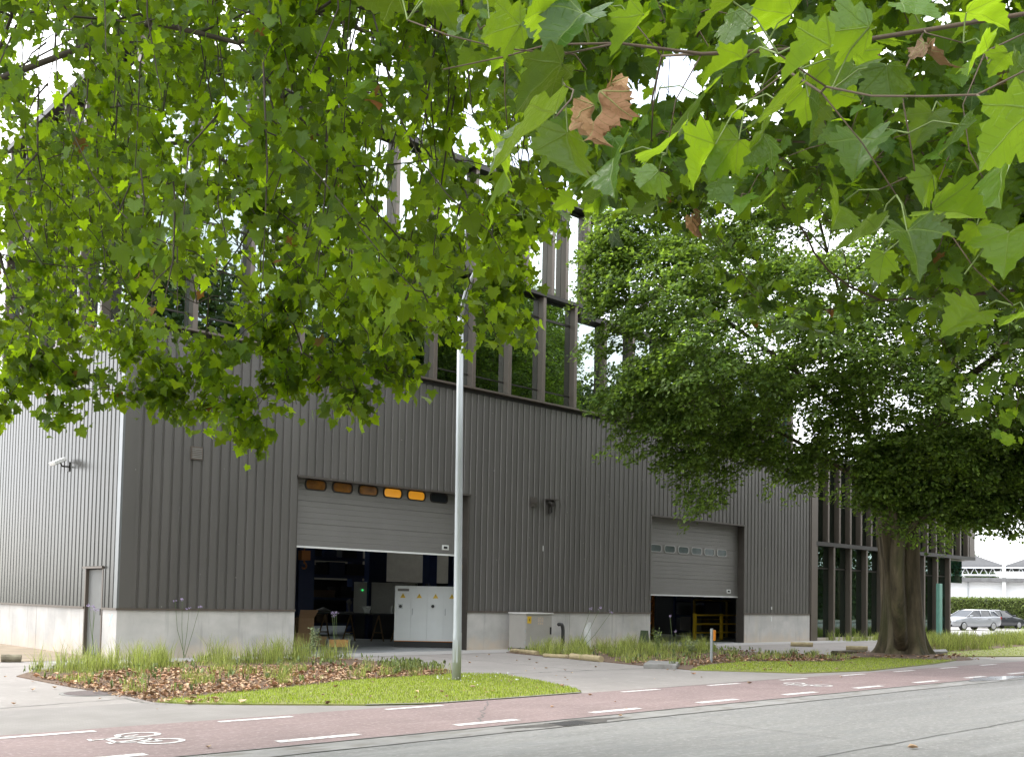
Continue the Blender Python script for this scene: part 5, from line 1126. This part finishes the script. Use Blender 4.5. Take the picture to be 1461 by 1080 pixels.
skel = [TB+[0, 0, -.1], TB+[0, 0, 1.5], TB+[-.05, .1, 3.2], TB+[-.1, .2, 5.0], TB+[-.1, .2, 8.0], TB+[0, 0, 12.0]]; par = [-1, 0, 1, 2, 3, 4]
for src, pts in ((3, [(1620, -40, 3.6), (1420, 20, 3.3), (1250, 40, 3.1), (1090, 70, 3.0), (960, 60, 3.1), (840, 60, 3.0)]), (3, [(1640, 120, 5.2), (1460, 240, 5.4), (1340, 270, 5.2), (1240, 260, 5.0)]), (4, [(1500, -250, 5.4), (1200, -220, 5.0), (900, -160, 4.8), (700, -80, 4.8)]), (2, [(1700, 330, 5.8), (1540, 400, 6.2), (1440, 420, 6.4), (1330, 425, 6.5), (1220, 437, 6.6)])):
    k = src
    for x in pts: skel.append(D(*x)); par.append(k); k = len(skel)-1
P, pr, ni = grow(skel, par, sites, .17, .20, rng=rng)
branch_mesh('branches', P, pr, .0020, 2.3, .022, MT['bark_twig'], tree)
MB().tube(skel[:6], [.46, .36, .33, .29, .22, .05], 18).build('trunk', MT['bark_plane'], tree, smooth=True)
frm = P[ni]; tw = MB()
for p, f in zip(s2, frm): tw.tube([f, f*.45+p*.55+np.array([0, 0, .03]), p], [.004, .003, .002], 4, caps=False)
tw.mi = 1
for p, f in zip(hp, frm[len(s2):]): tw.tube([f, f*.5+p*.5+np.array([0, 0, .025]), p], [.0028, .0022, .0022], 5, caps=False)
PET = mat('green leaf stalk', (.16, .22, .06), rough=.5); tw.build('twigs', [MT['bark_twig'], PET], tree, smooth=True)
plane_leaves('large_leaves', hp, ha, hn, hs, leaf_template(_half, 2), LEAF_B, tree, rng, fold=.8, droop=.55, pucker=.03, xs=.84)
pos, ax, nr, sz = twig_leaves(s2, frm[:len(s2)], rng, 9, 13, .2, np.where(np.arange(len(s2)) < len(qa)+len(qb), .098, .085), down=.6)
pos, ax, nr, sz = gaps([pos, ax, nr, sz], HB, rng, 0)
plane_leaves('foliage', pos, ax, nr, sz, leaf_template(_half, 1), LEAF_B, tree, rng, fold=.6, droop=.65, pucker=.02)
# withered curled leaves caught in the twigs
WI = leaf_mat('withered leaf', (.34, .20, .09), (.22, .10, .035), (.26, .14, .05), trans=.25, rough=.7, veins=True)
wl = [((857, 130), (850, 218), 2.6), ((872, 118), (868, 200), 2.65), ((846, 150), (842, 225), 2.7), ((1318, 62), (1290, 110), 2.7), ((1325, 64), (1340, 122), 2.7), ((1000, 305), (994, 350), 4.6), ((985, 310), (988, 345), 4.6), ((30, 238), (20, 250), 7.5)]
wp = np.array([D(*a, d) for a, _, d in wl]); wa = np.array([D(*b_, d)-D(*a, d) for a, b_, d in wl]); wn = rng.normal(0, 1, (len(wl), 3))+(CAM-wp)*.2
plane_leaves('withered_leaves', wp[:7], wa[:7], wn[:7], np.linalg.norm(wa[:7], axis=1)*.92, leaf_template(_half, 2), WI, tree, rng, fold=1.6, droop=1.2, pucker=.10, xs=.42)
for o in tree.children: o.matrix_parent_inverse = Matrix.Translation(-Vector(TB))

high_crown(tree, TB, TB+[1.2, 0.4, 9.5], (7, 6, 5), 420, 92, 5)
for o in tree.children: o.matrix_parent_inverse = Matrix.Translation(-Vector(TB))
# ---- the big beech right of the driveway
rng = np.random.default_rng(5)
TC = G(1287, 936); DC_ = 30.2
tree = empty('beech_tree', (TC[0], TC[1], 0), 'big beech with furrowed mossy trunk and wide dark crown on the right', 'tree')
SIL = np.array([(838, 470), (822, 400), (836, 330), (850, 300), (880, 290), (960, 285), (1040, 290), (1100, 235), (1250, 130), (1461, 60), (1700, 80), (1830, 280), (1830, 560), (1720, 700), (1600, 760), (1500, 765), (1455, 720), (1430, 745), (1385, 742), (1330, 742), (1285, 735), (1240, 722), (1185, 690), (1130, 692), (1090, 690), (1050, 690), (1022, 722), (985, 728), (966, 690), (930, 655), (885, 650), (872, 600), (850, 590)], float)
def edge_dist(q):
    o = np.full(len(q), 1e9); n = len(SIL)
    for i in range(n):
        a, c = SIL[i], SIL[(i+1) % n]; ab = c-a; t = np.clip(((q-a)@ab)/(ab@ab), 0, 1); o = np.minimum(o, np.linalg.norm(q-a-t[:, None]*ab, axis=1))
    return o
q = in_px(SIL, 5600, rng); q = q[rng.random(len(q)) < np.clip(edge_dist(q)/45, .30, 1)]; q = np.vstack([q, in_px([(1225, 630), (1490, 600), (1490, 735), (1440, 745), (1385, 742), (1330, 738), (1240, 722)], 520, rng), in_px([(835, 330), (900, 300), (1000, 320), (960, 560), (870, 590), (840, 480)], 160, rng)])
q = thin(q, [(885, 505, 36, 36, .25), (840, 530, 20, 40, .3), (1150, 340, 50, 26, .2), (1190, 300, 50, 20, .45), (865, 450, 24, 20, .5), (930, 320, 30, 20, .6), (1210, 630, 14, 14, .5), (1390, 660, 16, 10, .4), (1300, 190, 60, 40, .5), (1440, 725, 26, 16, .5)], rng)
rh = np.random.default_rng(8); q = thin(q, [(x, y, rh.uniform(24, 52), rh.uniform(14, 30), rh.uniform(.2, .5)) for x, y in in_px(SIL, 34, rh)], rng)
q = np.vstack([q, in_px([(860, 300), (900, 255), (960, 245), (1060, 262), (1100, 240), (1000, 310)], 70, rng)])
ed = edge_dist(q); th = np.clip(ed/40, .25, 4.6); u = rng.uniform(-1, 1, len(q)); u = np.sign(u)*np.abs(u)**.75
dd = DC_+u*th+np.where(q[:, 0] < 1000, -1.2, 0)
sites = np.array([D(x, y, d) for (x, y), d in zip(q, dd)])
tx = np.array([(835, 500), (870, 640), (985, 735), (1000, 725), (975, 710), (1020, 715), (1030, 700), (1140, 700), (1100, 695), (1442, 735), (1455, 742), (1400, 748), (1360, 745), (1310, 750), (1270, 748), (1255, 735), (1200, 700), (1215, 712), (905, 655), (1465, 760), (1425, 750), (1345, 760), (1375, 752), (1330, 770), (1440, 760), (1290, 765), (890, 640), (845, 310), (830, 420)], float)
sites = np.vstack([sites, [D(x, y, DC_+rng.normal(0, .6)) for x, y in tx]])
b0 = np.array([TC[0], TC[1], 0.]); T3 = lambda x, y, d=DC_: D(x, y, d)
skel = [b0+[0, 0, -.1], T3(1284, 900), T3(1280, 850), T3(1278, 800), T3(1276, 755), T3(1268, 715)]; par = [-1, 0, 1, 2, 3, 4]
limbs = ((5, [(1252, 670), (1240, 600), (1225, 520), (1200, 420), (1170, 330), (1150, 250)]), (5, [(1300, 680), (1330, 620), (1350, 540), (1360, 440), (1370, 330), (1380, 220)]), (4, [(1320, 740), (1370, 700), (1440, 650), (1530, 600), (1640, 560)]), (5, [(1220, 680), (1160, 640), (1090, 600), (1010, 580), (930, 590)]), (7, [(1180, 570), (1100, 500), (1010, 440), (930, 390), (880, 350)]), (8, [(1190, 470), (1120, 400), (1060, 350), (1000, 320)]), (14, [(1420, 520), (1500, 450), (1600, 400), (1700, 330)]))
for src, pts in limbs:
    k = src; d = DC_
    for i, x in enumerate(pts): d += rng.normal(0, .35); skel.append(T3(*x, d)); par.append(k); k = len(skel)-1
P, pr, ni = grow(skel, par, sites, .45, .5, rng=rng, jitter=.2)
branch_mesh('branches', P, pr, .008, 2.15, .34, MT['bark'], tree)
# fluted trunk with spreading root feet
tk = [(0, 1.06, -.12), (.03, .88, .05), (.04, .72, .30), (.03, .65, .8), (.0, .60, 1.6), (-.05, .58, 2.6), (-.08, .62, 3.5), (-.12, .68, 4.1), (-.16, .56, 4.8), (-.2, .36, 5.6)]
V = []; F = []; na = 144
for j, (ox, r, z) in enumerate(tk):
    c = b0+np.array([*( _r[:2]*ox/np.hypot(*_r[:2])), z]); fl = max(0, 1-z/1.0)
    for k in range(na):
        a = 2*math.pi*k/na; lob = .05*math.sin(3*a+.6+z*.15)+.035*math.sin(7*a+z*.3)+.16*fl*math.sin(6*a+1)+.08*fl*math.sin(11*a)+.016*math.sin(17*a+z*1.2)+.010*math.sin(29*a-z*.8)+.012*math.sin(5*z+4*a)
        va = math.atan2(CAM[1]-b0[1], CAM[0]-b0[0]); g = -.24*math.exp(-((math.atan2(math.sin(a-va-.35), math.cos(a-va-.35)))/.11)**2)*min(1, .4+z*.5)
        rr = r*(1+lob+g); V.append(tuple(c+np.array([rr*math.cos(a), rr*math.sin(a), 0])))
for j in range(len(tk)-1):
    for k in range(na): F.append((j*na+k, j*na+(k+1) % na, (j+1)*na+(k+1) % na, (j+1)*na+k))
tr = fast_mesh('trunk', np.array(V), np.array(F), MT['bark'], tree, smooth=True)
md = tr.modifiers.new('sub', 'SUBSURF'); md.levels = 1; md.render_levels = 2
# beech leaves in flat drooping sprays
frm = P[ni]; ns = len(sites); per = 84
out_d = sites-(b0+np.array([0, 0, 5.5])); out_d /= np.linalg.norm(out_d, axis=1)[:, None]
nrm = UP[None]*1.0+out_d*.55+rng.normal(0, .32, (ns, 3)); nrm /= np.linalg.norm(nrm, axis=1)[:, None]
e1 = np.cross(nrm, rng.normal(0, 1, (ns, 3))); e1 /= np.linalg.norm(e1, axis=1)[:, None]; e2 = np.cross(nrm, e1)
rad = np.sqrt(rng.random((ns, per)))*rng.uniform(.30, .66, (ns, 1)); an = rng.uniform(0, 6.283, (ns, per))
C = sites[:, None]+(rad*np.cos(an))[..., None]*e1[:, None]+(rad*np.sin(an))[..., None]*e2[:, None]+rng.normal(0, .07, (ns, per))[..., None]*nrm[:, None]-UP*((rad**2)*.55)[..., None]
C = C.reshape(-1, 3); n = len(C); N_ = np.repeat(nrm, per, 0)+rng.normal(0, .5, (n, 3)); N_ /= np.linalg.norm(N_, axis=1)[:, None]
dl = ((np.cos(an))[..., None]*e1[:, None]+(np.sin(an))[..., None]*e2[:, None]).reshape(-1, 3)+rng.normal(0, .5, (n, 3))-UP*.25
dl -= N_*(dl*N_).sum(1)[:, None]; dl /= np.linalg.norm(dl, axis=1)[:, None]; sd = np.cross(dl, N_); s = rng.uniform(.045, .08, (n, 1))
Q = np.stack([C-dl*s, C+sd*s*.68+N_*s*.18, C+dl*s*1.1-N_*s*.1, C-sd*s*.68+N_*s*.18], 1).reshape(-1, 3); b4 = np.arange(n)[:, None]*4
BEECH = leaf_mat('beech leaf', (.052, .105, .018), (.125, .185, .040), (.30, .46, .045), trans=.50, rough=.6, under=(.055, .085, .022), spec=.3)
fast_mesh('foliage', Q, np.concatenate([b4+np.array([[0, 1, 2]]), b4+np.array([[0, 2, 3]])]), BEECH, tree)
for o in tree.children: o.matrix_parent_inverse = Matrix.Translation(-Vector((TC[0], TC[1], 0)))
# raised earth round the roots
MB().tube([(TC[0], TC[1], -.1), (TC[0], TC[1], .02), (TC[0], TC[1], .10)], [2.3, 2.0, 1.0], 40).build('root_mound', MT['soil'])['kind'] = 'structure'
litter('root_litter', np.array([[TC[0], TC[1]]])+RNG.normal(0, .9, (500, 2)), .05, .10, MT['dead'], 'dry leaves gathered round the beech roots', 'leaf litter')

# ---- tall trees along the other side of the street (seen mirrored in the facade), unseen small ones added left of the hall and far trees behind the works hall
rng = np.random.default_rng(77)
proto = empty('mirrored_tree', (0, 0, 0), 'leafy tree out of view, mirrored in the glass or the side cladding', 'tree', 'trees across the street')
n = 900; d = rng.normal(0, 1, (n, 3)); d /= np.linalg.norm(d, axis=1)[:, None]; rr = rng.uniform(.45, 1, (n, 1))**.5; sit = d*rr*np.array([5.6, 5.6, 7.0])+np.array([0, 0, 12.2])
skel = [np.array([0, 0, -.1]), np.array([0, 0, 3.]), np.array([.1, 0, 6.]), np.array([0, .2, 10.])]; P, pr, ni = grow(skel, [-1, 0, 1, 2], sit, .9, 1.0, rng=rng)
branch_mesh('branches', P, pr, .02, 2.2, .3, MT['bark_dark'], proto); MB().tube(skel, [.5, .4, .34, .2], 12).build('trunk', MT['bark_plane'], proto, smooth=True)
C = (sit[:, None]+rng.normal(0, .5, (n, 24, 3))).reshape(-1, 3); k = len(C); a = rng.normal(0, 1, (k, 3)); a /= np.linalg.norm(a, axis=1)[:, None]; b_ = np.cross(a, rng.normal(0, 1, (k, 3))); b_ /= np.linalg.norm(b_, axis=1)[:, None]; s = rng.uniform(.12, .22, (k, 1))
fast_mesh('foliage', np.stack([C-a*s, C+b_*s*.7, C+a*s, C-b_*s*.7], 1).reshape(-1, 3), np.arange(k*4).reshape(-1, 4), leaf_mat('street tree leaf', (.018, .045, .008), (.05, .085, .015), (.12, .20, .02), trans=.35, rough=.55), proto)
first = True
for (x, y, sc, rz) in ((6, -34, 1.0, 0), (17, -33, 1.12, 1.2), (28, -35, 1.05, 2.2), (39, -33, 1.18, 3.3), (51, -34, 1.05, 4.1), (64, -33, 1.15, 5.2), (80, -34, 1.1, .6), (98, -35, 1.15, 2.6), (114, -34, 1.1, 1.6), (131, -35, 1.15, 3.6), (-24, 22, .38, 1), (-30, 30, .42, 2), (-27, 38, .36, 3), (-36, 47, .5, 4), (-38, 24, .45, 5)):  # the small ones at the end are unseen, added to darken the side wall's reflection
    o = proto if first else copy_tree(proto); first = False
    o.location = (x, y, 0); o.rotation_euler = (0, 0, rz); o.scale = (sc, sc, sc)
for (px, dist, sc, lab) in ((1372, 190, .62, 'distant pale green tree top just right of the office wing roof'), (1400, 200, .5, 'small distant tree top above the works hall roof valley')):
    c = CAM+ray(px, 850)/np.hypot(*ray(px, 850)[:2])*dist; o = copy_tree(proto); o.name = 'distant_tree'; o['label'] = lab; o['group'] = 'trees behind the works hall'; o.location = (c[0], c[1], 0); o.scale = (sc, sc, sc); o.rotation_euler = (0, 0, px)
bpy.context.view_layer.update()
